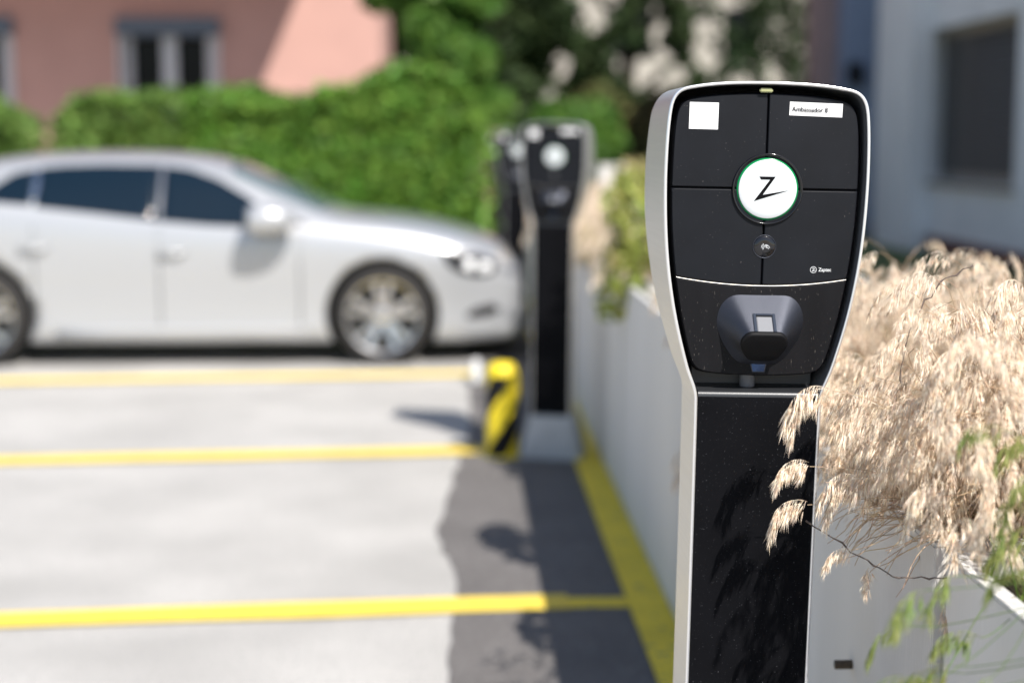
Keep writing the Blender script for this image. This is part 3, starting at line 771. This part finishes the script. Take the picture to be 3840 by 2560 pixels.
def core_blob(name, c, r, m, parent, s=.72):
    bm = bmesh.new(); bmesh.ops.create_icosphere(bm, subdivisions=3, radius=1)
    for v in bm.verts:
        f = s * (1 + .12 * math.sin(v.co.x * 5 + c[0]) * math.cos(v.co.z * 4 + c[1]))
        v.co = Vector((v.co.x * r[0] * f + c[0], v.co.y * r[1] * f + c[1], v.co.z * r[2] * f + c[2]))
    me = bpy.data.meshes.new(name); bm.to_mesh(me); bm.free(); me.materials.append(m)
    o = bpy.data.objects.new(name, me); COL.objects.link(o); o.parent = parent; return o
def hedge(loc, label, W, D, top, n, m, seed, size=.05, z0=.0, group='clipped green hedges behind the car'):
    """W wide (x) D deep (y); top(x 0..1) gives height"""
    e = empty('hedge', loc, label, 'hedge', group)
    g_ = np.random.default_rng(seed); P = []
    kx = g_.normal(size=(14, 2)) * np.array([4.5, 4.5]); ph = g_.uniform(0, 6.28, 14)
    def bulge(u, v): return np.sin(np.c_[u, v] @ kx.T + ph).mean(1) * .26
    x = g_.uniform(0, W, n); face_ = g_.uniform(0, 1, n)
    H = top(x / W)
    z = np.where(face_ < .6, g_.uniform(0, 1, n) * H, H + g_.normal(0, .03, n))
    ysurf = bulge(x, z) 
    y = np.where(face_ < .6, ysurf + np.abs(g_.normal(0, .09, n)), g_.uniform(-.05, D, n))
    z = np.where(face_ < .6, z, z + bulge(x, y + 5) * .7)
    q = g_.uniform(0, 1, n) < .12                                          # ends
    x = np.where(q, np.where(g_.uniform(0, 1, n) < .5, 0, W) + g_.normal(0, .07, n) + 0, x); y = np.where(q, g_.uniform(0, D, n), y)
    z = np.where(q, g_.uniform(0, 1, n) * top(np.clip(x / W, 0, 1)), z)
    P = np.c_[x, y, z + z0]
    leaves('foliage', P, size, m, e)
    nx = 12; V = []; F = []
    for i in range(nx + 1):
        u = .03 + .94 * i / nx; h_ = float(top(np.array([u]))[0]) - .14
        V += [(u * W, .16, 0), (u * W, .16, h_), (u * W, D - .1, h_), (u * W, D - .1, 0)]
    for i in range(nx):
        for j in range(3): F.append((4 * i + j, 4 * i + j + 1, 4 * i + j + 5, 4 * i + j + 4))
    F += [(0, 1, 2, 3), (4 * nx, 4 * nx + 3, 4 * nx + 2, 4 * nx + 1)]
    MB().add(V, F).build('light_block_core', M['core'], e)  # dark core added inside the leaves to block light
    return e
# z scaled to distance 15
hedge((-6.6, 15.0, 0), 'leftmost clipped hedge, left of the gap with the pink wall', 2.45, 1.0, lambda u: 1.93 - .35 * np.clip((u - .75) / .25, 0, 1) + .03 * np.sin(u * 19), 16000, M['hedge'], 1)
hedge((-3.80, 15.0, 0), 'rounded clipped hedge between the wall gap and the long hedge, above the car roof', 1.35, 1.0, lambda u: 1.78 - .25 * (2 * u - 1) ** 4 + .04 * np.sin(u * 9), 11000, M['hedge'], 2)
hedge((-2.52, 14.9, 0), 'long clipped hedge above the windscreen, ending behind the far charging posts', 2.72, 1.3, lambda u: 1.79 + .20 * np.clip((u - .45) / .3, 0, 1) - .22 * np.clip((u - .86) / .14, 0, 1) + .035 * np.sin(u * 17), 26000, M['hedge_r'], 3)
hedge((.10, 17.3, 0), 'darker hedge end beside the farthest charging posts', .75, 1.2, lambda u: 1.60 - .25 * u, 12000, M['hedge'], 4)

def tree(loc, label, cl, n, size, m, seed, trunk=True, name='tree', cat='tree', group=None, core=True, th=1.5, tr=.12, shell=.5):
    e = empty(name, loc, label, cat, group)
    P = np.vstack([blob_pts(int(n * f), c, r, shell=shell, seed=seed + i) for i, (c, r, f) in enumerate(cl)])
    leaves('crown', P, size, m, e)
    if trunk:
        b = MB(); b.tube([(0, 0, 0), (.03, .02, th * .5), (-.02, 0, th)], [tr, tr * .8, tr * .6], 12)
        for i, (c, r, f) in enumerate(cl):
            b.tube([(0, 0, th * .75), (c[0] * .4, c[1] * .4, (th * .75 + c[2]) / 2 + .1), (c[0], c[1], c[2])], [tr * .45, tr * .3, tr * .12], 8)
        b.build('trunk', M['bark'], e, True)
    if core:
        for i, (c, r, f) in enumerate(cl[:core if core is not True else 99]): pass
    return e
# mid green bush beside the house
tree((.28, 18.5, 0), 'big bright green leafy bush between the pink house and the dark trees',
     [((-.95, 0, 1.9), (.45, .5, .45), .16), ((-.60, .1, 2.55), (.42, .5, .38), .16), ((-.12, 0, 2.30), (.36, .4, .34), .14), ((.05, .1, 1.70), (.34, .4, .30), .10), ((-.85, .3, 3.2), (.55, .6, .36), .12), ((-.15, .3, 3.0), (.40, .5, .30), .1), ((-.45, .2, 2.0), (.30, .4, .30), .06)],
     13500, .075, M['bush'], 20, th=1.2)
tree((1.35, 19.5, 0), 'low bright green bush right above the second charging post',
     [((0, 0, 1.25), (.62, .5, .62), .6), ((-.8, .1, 1.0), (.6, .5, .55), .4)], 12000, .06, M['bush'], 40, th=.7, tr=.06)
tree((.55, 18.4, 0), 'rust and green shrub left of the low bright bush', [((0, 0, .95), (.55, .4, .58), 1)], 5000, .05, M['brown_leaf'], 47, th=.5, tr=.04)
# dark trees
tree((.45, 26.0, 0), 'tall dark tree behind the bright green bush', [((-1.2, 0, 4.2), (1.5, 1.2, 1.5), .25), ((.1, .3, 3.2), (1.25, 1.0, 1.2), .2), ((-.1, 0, 5.0), (1.5, 1, 1.2), .2), ((-2.2, .5, 5.0), (1.5, 1, 1.3), .2), ((-.4, 0, 1.9), (1.6, 1, 1.0), .15)],
     30000, .10, M['dark_leaf'], 60, th=2.5, tr=.2)
e = empty('tree', (3.4, 28.0, 0), 'wide dark tree with pale gaps, above the nearest charging post', 'tree')
P = rng.uniform((-2.9, -.8, .4), (2.9, .8, 6.6), (52000, 3))
nz = np.sin(P[:, 0] * 3.1 + 1.3 * P[:, 2] + 2) + np.sin(P[:, 2] * 3.7 - P[:, 0] * 2.1) + np.sin(P[:, 0] * 7.3 + P[:, 2] * 5.1)
keep = nz > -1.15
for gx, gz, rx, rz in ((-1.02, 3.75, .50, .46), (-1.58, 2.72, .22, .26), (.22, 2.62, .56, .42), (.05, 3.45, .30, .35), (1.0, 3.1, .28, .5), (.75, 3.9, .25, .22), (-2.0, 4.6, .2, .2)):
    q = ((P[:, 0] - gx) / rx) ** 2 + ((P[:, 2] - gz) / rz) ** 2 + .35 * np.sin(P[:, 0] * 17) * np.sin(P[:, 2] * 13)
    keep &= (q > 1) | (rng.uniform(0, 1, len(P)) < .03)
keep &= (P[:, 0] < .95) | (rng.uniform(0, 1, len(P)) < .35)
leaves('crown', P[keep], .10, M['dark_leaf'], e)
b = MB(); b.tube([(-.4, .3, 0), (-.35, .3, 2.0), (-.3, .3, 4), (.1, .3, 6.2)], [.2, .16, .12, .06], 12)
for q in ((-2.0, 4.6), (1.6, 4.4), (-1.5, 3.2), (1.9, 5.6), (.9, 3.2)): b.tube([(-.35, .3, q[1] - 1.2), (q[0] * .5 - .1, .2, q[1] - .5), (q[0], .1, q[1])], [.09, .06, .02], 8)
b.build('trunk', M['bark'], e, True)
tree((3.0, 22.0, .0), 'brown and olive shrub left of the nearest charging post head', [((-.9, 0, 1.55), (.6, .5, .75), .4), ((.0, 0, 1.3), (.7, .5, .8), .4), ((-.5, 0, .8), (1.0, .5, .5), .2)], 11000, .06, M['brown_leaf'], 80, th=.7, tr=.06)

# ------------------------------------------------------------------ pink house
def pink_house():
    e = empty('pink_house', (0, 22, 0), 'salmon pink rendered house with a dark window, behind the hedge', 'house')
    x0, x1 = -11.0, -1.03
    W1 = (-4.60, -3.32, 1.35, 3.02); W0 = (-7.45, -6.13, 1.35, 3.02)
    b = MB(); zt = 6.2
    b.box(x0, W0[0], 0, .3, 0, zt); b.box(W0[1], W1[0], 0, .3, 0, zt); b.box(W1[1], x1, 0, .3, 0, zt)
    for wv in (W0, W1): b.box(wv[0], wv[1], 0, .3, 0, wv[2]); b.box(wv[0], wv[1], 0, .3, wv[3], zt)
    b.box(x1 - .3, x1, .3, 8, 0, zt); b.box(x0, x0 + .3, .3, 8, 0, zt); b.box(x0 + .3, x1 - .3, 7.7, 8, 0, zt)
    b.build('wall', M['pink'], e)
    for wv in (W0, W1):
        fr = MB(); a, c, z0, z1 = wv
        fr.box(a, a + .13, .12, .2, z0, z1 - .16); fr.box(c - .13, c, .12, .2, z0, z1 - .16); fr.box((a + c) / 2 - .10, (a + c) / 2 + .10, .12, .2, z0, z1 - .16)
        fr.box(a + .13, (a + c) / 2 - .10, .12, .2, z0, z0 + .08); fr.box((a + c) / 2 + .10, c - .13, .12, .2, z0, z0 + .08)
        f = fr.build('window', M['win_frame'], e)
        box('pane', a + .12, c - .12, .20, .22, z0, z1 - .2, M['dark_glass'], f)
        box('shutter_box', a - .06, c + .08, -.10, .12, z1 - .18, z1 + .06, M['win_box'], f)
        for sx in (a - .05, c + .01): box('frame_trim', sx, sx + .05, -.02, .1, z0, z1 - .185, M['win_frame'], f)
        box('sill', a - .08, c + .08, -.08, -.001, z0 - .06, z0, M['win_frame'], f)
    box('balcony', x0, -1.80, -2.15, -.001, 4.20, 4.38, M['pink'], e)
    r = MB(); r.add([(x0 - .6, -1.0, 6.1), (x1 + .7, -1.0, 6.1), (x1 + .7, 4, 8.2), (x0 - .6, 4, 8.2), (x0 - .6, 9, 6.1), (x1 + .7, 9, 6.1),
                    (x0 - .6, -1.0, 5.95), (x1 + .7, -1.0, 5.95), (x1 + .7, 9, 5.95), (x0 - .6, 9, 5.95)],
                   [(0, 1, 2, 3), (3, 2, 5, 4), (6, 9, 8, 7), (0, 6, 7, 1), (4, 5, 8, 9), (1, 7, 8, 5, 2), (0, 3, 4, 9, 6)])
    r.build('roof', M['tile'], e)
pink_house()
o = box('garden_wall', -8.2, 1.2, 16.9, 17.1, 0, 1.50, M['pink']); tag(o, 'low sunlit pink garden wall showing through the gap between the hedges', 'wall')
# beige house far behind the trees
e = empty('distant_house', (4, 42, 0), 'pale beige house showing through gaps in the dark trees', 'house')
box('wall', -7, 9, 0, 8, 0, 6.5, M['beige'], e)
for i in range(5):
    box('window', -5.6 + i * 2.9, -4.6 + i * 2.9, -.03, -.001, 3.6, 4.9, M['dark_glass'], e)
MB().add([(-7.6, -.8, 6.5), (9.6, -.8, 6.5), (9.6, 4, 9), (-7.6, 4, 9), (-7.6, 8.8, 6.5), (9.6, 8.8, 6.5)], [(0, 1, 2, 3), (3, 2, 5, 4), (0, 3, 4), (1, 5, 2), (0, 4, 5, 1)]).build('roof', M['tile'], e)
o = box('stone_block', 1.28, 1.75, 14.0, 14.6, .3, 1.18, M['planter']); tag(o, 'pale concrete block at the end of the planting, right of the second charging post', 'concrete block')

# ------------------------------------------------------------------ grey building at right
def office():
    e = empty('office_building', (4.8, 12, .3), 'pale grey building in shade with a dark blinded window at upper right', 'building')
    # local: x into the building, y away from camera, z up from .3
    y0, y1 = 1.40, 3.95; z0, z1 = .70, 2.21; H = 6.5; YE = 5.95
    b = MB()
    b.box(0, .25, -8, y0, 0, H); b.box(0, .25, y1, YE, 0, H); b.box(0, .25, y0, y1, 0, z0); b.box(0, .25, y0, y1, z1, H)
    b.box(.25, 8, YE - .25, YE, 0, H); b.box(.25, 8, -8, -7.75, 0, H)
    b.build('wall', M['render_grey'], e)
    box('pillar', -.22, -.002, 3.80, 5.10, 0, H, M['render_grey'], e)
    f = MB()
    f.box(.16, .22, y0, y0 + .13, z0, z1); f.box(.16, .22, y0 + .13, y1, z0, z0 + .09); f.box(.16, .22, y0 + .13, y1, z1 - .08, z1)
    f.box(.155, .215, y1 - .62, y1 - .55, z0 + .09, z1 - .08)
    fr = f.build('window', M['bronze'], e)
    box('pane', .222, .24, y0, y1, z0, z1, M['dark_glass'], fr)
    sl_ = MB(); z = z0 + .10
    while z < z1 - .1:
        sl_.add([(.125, y0 + .14, z), (.125, y1 - .06, z), (.150, y1 - .06, z + .048), (.150, y0 + .14, z + .048), (.127, y0 + .14, z - .002), (.127, y1 - .06, z - .002), (.152, y1 - .06, z + .046), (.152, y0 + .14, z + .046)],
                [(0, 1, 2, 3), (4, 7, 6, 5), (0, 4, 5, 1), (3, 2, 6, 7), (0, 3, 7, 4), (1, 5, 6, 2)]); z += .056
    sl_.build('blind', M['blind'], fr)
    box('sill', -.05, .15, y0 - .05, 3.79, z0 - .04, z0 - .001, M['bronze'], fr)
    box('plinth', -.03, -.001, -8, YE, 0, .16, M['plinth'], e)
    # set-back wing further on, faces looking back at us
    box('wing_wall', -.25, .25, YE + .6, YE + 1.5, 0, H, M['render_blue_shade'], e)
    box('wing_pier', -.49, -.251, YE + .9, YE + 1.5, 0, H, M['render_brown'], e)
    l = MB().box(-.20, -.03, YE + .42, YE + .599, 1.75, 2.02).build('wall_lamp', M['guard_black'], e, bevel=.03)
    box('roof', -.1, 8, -8, YE + 1, H, H + .25, M['render_grey'], e)
office()

# ------------------------------------------------------------------ dry grass
def spikelet_template(g_, nb=6):
    """kites along -z from origin: returns (nb,4,3)"""
    out = []
    for i in range(nb):
        L = g_.uniform(.014, .030); wd = g_.uniform(.00042, .00085); sp = g_.uniform(0, .20); q = g_.uniform(0, 6.28)
        d = np.array([math.sin(sp) * math.cos(q), math.sin(sp) * math.sin(q), -math.cos(sp)])
        s = np.cross(d, g_.normal(size=3)); s /= np.linalg.norm(s)
        o_ = d * g_.uniform(0, .005)
        out.append([o_, o_ + d * L * .26 + s * wd, o_ + d * L, o_ + d * L * .26 - s * wd])
    return np.array(out)
def rotz(a): c, s = math.cos(a), math.sin(a); return np.array([[c, -s, 0], [s, c, 0], [0, 0, 1]])
def to_dir(d):
    """rotation sending -z to d"""
    d = d / np.linalg.norm(d); z = -d; x = np.cross([0, 1, .1], z); x /= np.linalg.norm(x); y = np.cross(z, x)
    return np.stack([x, y, z], 1)
def panicle(g_, n=26, size=1.0, droop=1.0):
    """starts at origin heading +x & up, arcs over and hangs; returns kites (k,4,3)"""
    K = []
    N = 9; pts = [np.zeros(3)]; a = g_.uniform(.3, .8)
    for i in range(N):
        a -= g_.uniform(.12, .30) * droop
        a = max(a, -1.25)
        pts.append(pts[-1] + np.array([math.cos(a), g_.normal(0, .08), math.sin(a)]) * .0095 * size)
    pts = np.array(pts)
    for i in range(N):      # axis as thin kites
        K.append(kseg(pts[i], pts[i + 1], .0005, g_))
    for i in range(n):
        t = g_.uniform(0, 1) ** .9 * (N - .01); j = int(t); p = pts[j] * (1 - (t - j)) + pts[j + 1] * (t - j)
        tang = pts[j + 1] - pts[j]; tang /= np.linalg.norm(tang)
        L = g_.uniform(.002, .024) * size * (1 - .4 * t / N)
        lat = np.array([0, g_.normal(0, .35), 0]) 
        d1 = tang * .5 + np.array([0, 0, -.9]) + lat + g_.normal(0, .10, 3); d1 /= np.linalg.norm(d1)
        e_ = p + d1 * L; K.append(kseg(p, e_, .00035, g_))
        d2 = d1 * .6 + np.array([.20, 0, -.75]) + lat * .3 + g_.normal(0, .10, 3)
        T = spikelet_template(g_) * size; Rm = to_dir(d2)
        K += list(T @ Rm.T + e_)
    return np.array(K)
def kseg(a, b, w_, g_):
    d = b - a; s = np.cross(d, g_.normal(size=3)); s /= (np.linalg.norm(s) + 1e-9)
    return np.array([a - s * w_, b - s * w_ * .8, b + s * w_ * .8, a + s * w_])
g0 = np.random.default_rng(11)
PANS = [panicle(g0, n=int(g0.uniform(30, 52)), size=g0.uniform(.85, 1.15), droop=g0.uniform(.7, 1.3)) for _ in range(44)]
BIG = [panicle(g0, n=int(g0.uniform(75, 100)), size=g0.uniform(.95, 1.1), droop=g0.uniform(.9, 1.3)) for _ in range(7)]
def stem_path(root, tip, heading, arch, n=9):
    """curve root -> tip arriving horizontally along heading"""
    root = np.array(root, float); tip = np.array(tip, float); h = np.array([math.cos(heading), math.sin(heading), 0])
    L = np.linalg.norm(tip - root)
    c1 = root + np.array([0, 0, L * .45]) + h * L * .05; c2 = tip - h * L * .22 + np.array([0, 0, -L * .12 * (1 - arch)]) 
    t = np.linspace(0, 1, n)[:, None]
    return (1 - t) ** 3 * root + 3 * (1 - t) ** 2 * t * c1 + 3 * (1 - t) * t ** 2 * c2 + t ** 3 * tip
def ribbon(path, w0, w1, g_, cross=True):
    K = []
    n = len(path); s = g_.normal(size=3); 
    for i in range(n - 1):
        d = path[i + 1] - path[i]; q = np.cross(d, s); q /= np.linalg.norm(q) + 1e-9; q2 = np.cross(d, q); q2 /= np.linalg.norm(q2) + 1e-9
        wa = w0 + (w1 - w0) * i / (n - 1); wb = w0 + (w1 - w0) * (i + 1) / (n - 1)
        K.append([path[i] - q * wa, path[i + 1] - q * wb, path[i + 1] + q * wb, path[i] + q * wa])
        if cross: K.append([path[i] - q2 * wa, path[i + 1] - q2 * wb, path[i + 1] + q2 * wb, path[i] + q2 * wa])
    return K
def place_pan(P, tip, heading, s=1.0, tilt=0):
    return (P * s) @ rotz(heading).T + np.array(tip)
def grass_field(name, n, rootf, tipf, g_, mats, label, cat='grass', sc=(.9, 1.2), nb=0, bladef=None, kind='stuff', sw=.0007):
    H = []; S = []
    for i in range(n):
        root = rootf(g_); tip, hd = tipf(g_, root)
        H.append(place_pan(PANS[g_.integers(len(PANS))], tip, hd, g_.uniform(*sc)))
        S += ribbon(stem_path(root, tip, hd, .5), sw, sw * .7, g_)
    for i in range(nb): S += bladef(g_)
    return np.concatenate(H), np.array(S)
def grass_obj(name, H, S, mh, ms, label, cat, kind=None, group=None, loc=(0, 0, 0)):
    e = empty(name, loc, label, cat, group)
    H = H - np.array(loc); S = np.array(S) - np.array(loc)
    a = fastmesh('seed_heads', H, 4, mh, e); b = fastmesh('stems', S, 4, ms, e)
    if kind: e['kind'] = kind; a['kind'] = kind; b['kind'] = kind
    return e
# field 1: near planter clump, in focus
def top_h(X, Y):
    return 0
def root1(g_): return (g_.uniform(.70, 1.25), 2.07 + g_.uniform(0, 1) ** 1.5 * 1.3, .84)
def tip1(g_, r):
    hd = g_.uniform(0, 6.28) if g_.uniform() < .45 else g_.normal(math.pi * 1.25, .7)
    z = .84 + g_.uniform(.04, 1) ** .8 * .38
    if r[1] > 2.6: z = .84 + g_.uniform(.2, 1) * .37
    d = g_.uniform(.03, .16)
    x = r[0] + math.cos(hd) * d; y = r[1] + math.sin(hd) * d
    lim = .585
    if 2.10 < y < 2.42: lim = .60
    if x < .68 and z > 1.04 and y < 2.2: x += .10
    cap = 1.40 - .073 * y - .025 + .06 * math.sin(x * 21 + y * 9) + g_.normal(0, .012)
    z = min(z, cap if cap > .9 else .9)
    x = max(x, lim + g_.uniform(0, .06)); y = max(y, 1.93)
    return (x, y, z), hd
def blade1(g_):
    r = np.array([g_.uniform(.66, 1.2), 2.05 + g_.uniform(0, 1) ** 1.6 * .9, .82]); K = []
    a = g_.uniform(0, 6.28); p = [r]; d = np.array([math.cos(a) * .5, math.sin(a) * .5, 1.0]); 
    for i in range(7):
        d = d / np.linalg.norm(d); p.append(p[-1] + d * g_.uniform(.012, .034)); d = d + g_.normal(0, .35, 3) + np.array([0, 0, -.16])
    return ribbon(np.array(p), .0012, .0005, g_, False)
g1 = np.random.default_rng(5)
H1, S1 = grass_field('g', 640, root1, tip1, g1, None, '', sc=(.62, .95), nb=2600, bladef=blade1)
# leaning outer fringe over the post's right edge and the planter corner
def edge_tip(g_, r):
    hd = g_.normal(math.pi * 1.0, .5)
    return (g_.uniform(.555, .72), g_.uniform(1.97, 2.12), g_.uniform(.95, 1.10)), hd
H2, S2 = grass_field('g', 80, lambda g_: (g_.uniform(.68, .85), g_.uniform(2.06, 2.25), .84), edge_tip, g1, None, '', sc=(.6, .85))
# shadow-casting clump to the right of the frame edge, leaning toward us over the gap
def tip3(g_, r):
    hd = g_.uniform(3.6, 5.6)
    return (g_.uniform(.585, .95), g_.uniform(1.80, 2.08), g_.uniform(.92, 1.19)), hd
H3, S3 = grass_field('g', 190, lambda g_: (g_.uniform(.72, 1.05), g_.uniform(2.06, 2.3), .84), tip3, g1, None, '', sc=(.6, .9))
def tip4(g_, r):
    return (g_.uniform(.575, .68), g_.uniform(2.16, 2.75), g_.uniform(.90, 1.06)), g_.normal(3.4, .7)
H4, S4 = grass_field('g', 85, lambda g_: (g_.uniform(.68, .85), g_.uniform(2.1, 2.8), .84), tip4, g1, None, '', sc=(.65, .9))
grass_obj('dry_grass', np.concatenate([H1, H2, H3, H4]), list(S1) + list(S2) + list(S3) + list(S4), M['straw'], M['straw_stem'], 'dense mass of pale dry brome grass filling the planter right of the nearest post', 'grass', 'stuff', loc=(.9, 2.4, .84))
# individual drooping stalks that hang in front of the post and over the planter's side
heads = [((.500, 2.045, 1.070), 3.2, .95, (.68, 2.09, .90), 'topmost loose grass head hanging over the post panel edge, under the shell'),
         ((.474, 2.055, .966), 3.2, .72, (.67, 2.08, .86), 'upper of two drooping dry grass heads in front of the black panel'),
         ((.473, 2.060, .912), 3.15, .74, (.67, 2.07, .86), 'lower of two drooping dry grass heads in front of the black panel'),
         ((.535, 2.06, .950), 3.5, .8, (.70, 2.08, .86), 'drooping dry grass head just right of the post, above the grey planter side'),
         ((.522, 2.00, .865), 3.3, .62, (.70, 2.06, .86), 'lone dry grass head hanging low against the planter side, right of the post'),
         ((.553, 2.03, .825), 4.4, .5, (.70, 2.06, .86), 'small dry grass head hanging below the planter rim, left of the gap'),
         ((.640, 1.99, .790), 4.7, .6, (.72, 2.06, .86), 'small dry grass head hanging in the gap between the two planters')]
for i, (tip, hd, s_, root, lab) in enumerate(heads):
    g_ = np.random.default_rng(100 + i)
    H = np.concatenate([place_pan(BIG[(i + j * 3) % 7], np.array(tip) + g_.normal(0, .003, 3), hd + g_.normal(0, .15), s_) for j in range(1 if i > 3 else 2)])
    S = ribbon(stem_path(root, tip, hd, .9, 14), .0009, .0005, g_)
    grass_obj('grass_stalk', H, S, M['straw'], M['straw_stem'], lab, 'grass stalk', group='dry grass stalks hanging around the nearest post', loc=root)
# trailing stems over the planter side
K = []; g_ = np.random.default_rng(9)
for i in range(26):
    r = np.array([g_.uniform(.645, .70), g_.uniform(2.04, 2.3), .868]); a = g_.normal(3.7, .5); p = [r]; d = np.array([math.cos(a), math.sin(a), .5])
    for j in range(9):
        d = d / np.linalg.norm(d); p.append(p[-1] + d * .016); d = d + g_.normal(0, .22, 3) + np.array([0, 0, -.20])
        if p[-1][0] > .632: d[0] -= .3
    K += ribbon(np.array(p), .0010, .0005, g_)
o = fastmesh('trailing_stems', np.array(K), 4, M['straw_stem']); tag(o, 'tangle of thin brown stems trailing over the planter rim', 'dry stems', kind='stuff')
# dead twigs
for lab, pts in [('dark dead twig rising beside the charger shell through the grass', [(.66, 2.20, .95), (.64, 2.22, 1.06), (.655, 2.22, 1.14), (.69, 2.21, 1.20), (.735, 2.20, 1.225)]),
                 ('forked dark twig at the right edge of the dry grass', [(.95, 2.25, 1.02), (.90, 2.2, 1.12), (.93, 2.2, 1.16), (1.0, 2.2, 1.18)]),
                 ('thin dead twig arching low below the seed heads', [(.48, 2.09, .885), (.54, 2.03, .845), (.585, 2.0, .825), (.64, 1.99, .828), (.72, 2.0, .845)])]:
    g_ = np.random.default_rng(len(lab)); P = [Vector(p) for p in pts]; q = []
    for a, b_ in zip(P, P[1:]):
        for t in np.linspace(0, 1, 6, endpoint=False): q.append(a.lerp(b_, t) + Vector(g_.normal(0, .0015, 3)))
    q.append(P[-1]); rr = [.0008 + (.0010 if i % 3 == 0 else 0) for i in range(len(q))]
    if 'thin' in lab: rr = [.0009 + (.0005 if i % 4 == 0 else 0) for i in range(len(q))]
    o = MB().tube(q, rr, 6).build('dead_twig', M['twig'], None, True); tag(o, lab, 'twig', 'dead twigs in the dry grass')
# green foreground brome, close to the camera and out of focus
def rootg(g_): return (g_.uniform(.68, .95), g_.uniform(1.35, 1.9), .84)
def tipg(g_, r):
    hd = g_.uniform(2.4, 4.2)
    if g_.uniform() < .55: return (g_.uniform(.56, .72), g_.uniform(1.45, 1.75), g_.uniform(.96, 1.10)), hd
    return (g_.uniform(.47, .60), g_.uniform(1.58, 1.75), g_.uniform(.80, .93)), hd
g2 = np.random.default_rng(21)
def bladeg(g_):
    r = np.array([g_.uniform(.66, 1.0), g_.uniform(1.3, 1.95), .84]); a = g_.uniform(0, 6.28); p = [r]; d = np.array([math.cos(a) * .3, math.sin(a) * .3, 1.])
    for i in range(7):
        d = d / np.linalg.norm(d); p.append(p[-1] + d * .014); d = d + g_.normal(0, .12, 3)
    return ribbon(np.array(p), .0014, .0004, g_, False)
def clip_frame(a): return a
H, S = grass_field('g', 19, rootg, tipg, g2, None, '', sc=(.7, .95), nb=240, bladef=bladeg)
grass_obj('green_grass', H, S, M['green_spike'], M['green_blade'], 'blurred green brome grass in front, at the lower right corner', 'grass', 'stuff', loc=(.8, 1.6, .84))
for i, (tip, hd, s_, root) in enumerate([((.520, 1.75, .725), 2.2, .8, (.655, 1.8, .845)), ((.600, 1.72, .835), 3.3, .85, (.72, 1.8, .85))]):
    g_ = np.random.default_rng(200 + i)
    H = place_pan(PANS[3 + i * 4], tip, hd, s_); S = ribbon(stem_path(root, tip, hd, .9, 14), .0008, .0005, g_)
    grass_obj('green_grass_stalk', H, S, M['green_spike'], M['green_blade'],
              ['green grass stalk hanging at the bottom edge, right of the black panel', 'green grass stalk hanging in front of the planter corner'][i], 'grass stalk', group='green grass stalks in front of the planters', loc=root)
# far planting along the planters (blurred)
def rootf(g_): return (g_.uniform(.72, 1.5), g_.uniform(3.3, 5.9), .84)
def tipf(g_, r):
    hd = g_.uniform(0, 6.28); return (max(.62, r[0] + math.cos(hd) * .08), r[1] + math.sin(hd) * .1, .84 + min(g_.uniform(.1, 1) * .34, .56 - .095 * r[1])), hd
g3 = np.random.default_rng(31)
H, S = grass_field('g', 260, rootf, tipf, g3, None, '', sc=(1, 1.4), sw=.001)
grass_obj('dry_grass', H, S, M['straw'], M['straw_stem'], 'dry grass farther along the planter, half hidden behind the nearest post', 'grass', 'stuff', loc=(1.0, 4.6, .84))
def rootf(g_): return (g_.uniform(.70, 1.05), g_.uniform(6.0, 13), .84)
def tipf(g_, r):
    hd = g_.uniform(0, 6.28); return (max(.58, r[0] + math.cos(hd) * .12), r[1] + math.sin(hd) * .1, .84 + g_.uniform(.0, 1) * .28), hd
H, S = grass_field('g', 520, rootf, tipf, g3, None, '', sc=(1.6, 2.2), sw=.002)
grass_obj('dry_grass', H, S, M['straw'], M['straw_stem'], 'blurred pinkish dry grass in the planters right of the second charging post', 'grass', 'stuff', loc=(1.2, 9, .84))
def shrub(loc, label, cl, n, size, m, seed): return tree(loc, label, cl, n, size, m, seed, name='shrub', cat='shrub', th=.08, tr=.012, group='small shrubs growing in the planters')
shrub((.76, 6.15, .84), 'round green shrub overhanging the planter, left of the nearest charger head', [((-.03, 0, .22), (.17, .38, .17), .5), ((.03, .35, .30), (.15, .3, .14), .2), ((-.11, -.1, .02), (.09, .28, .14), .3)], 1300, .024, M['sprig'], 91)
shrub((.70, 4.45, .84), 'leafy shrub standing behind the nearest charger head, its shadow on the dark tarmac', [((0, 0, .22), (.10, .22, .11), .6), ((-.03, .05, .34), (.07, .16, .08), .4)], 700, .028, M['bush'], 93)
shrub((.70, 3.55, .84), 'small leafy sprig hidden behind the nearest charger, throwing the lowest leafy shadow', [((0, 0, .20), (.08, .16, .09), 1)], 300, .026, M['bush'], 94)
shrub((.85, 7.6, .84), 'yellow flowering plant right of the second charging post', [((-.06, 0, .06), (.22, .5, .13), .7), ((.1, .3, .2), (.2, .4, .15), .3)], 900, .022, M['yellow_leaf'], 95)
shrub((1.5, 11.5, .84), 'pale green plant beside the concrete block', [((0, 0, .2), (.35, .5, .25), 1)], 1800, .035, M['yellow_leaf'], 97)
# small tuft hanging on the planter side, left of the post
g_ = np.random.default_rng(77)
tip = np.array([.60, 3.9, .60]); H = np.concatenate([place_pan(PANS[j], tip + g_.normal(0, .012, 3), 3.3 + g_.normal(0, .4), 1.0) for j in range(3)])
S = ribbon(stem_path((.66, 3.95, .86), tip, 3.3, .9, 12), .0012, .0006, g_)
grass_obj('grass_stalk', H, S, M['straw'], M['straw_stem'], 'blurred dry grass head hanging against the planter side, left of the nearest post', 'grass stalk', group='dry grass stalks hanging around the nearest post', loc=(.66, 3.95, .86))
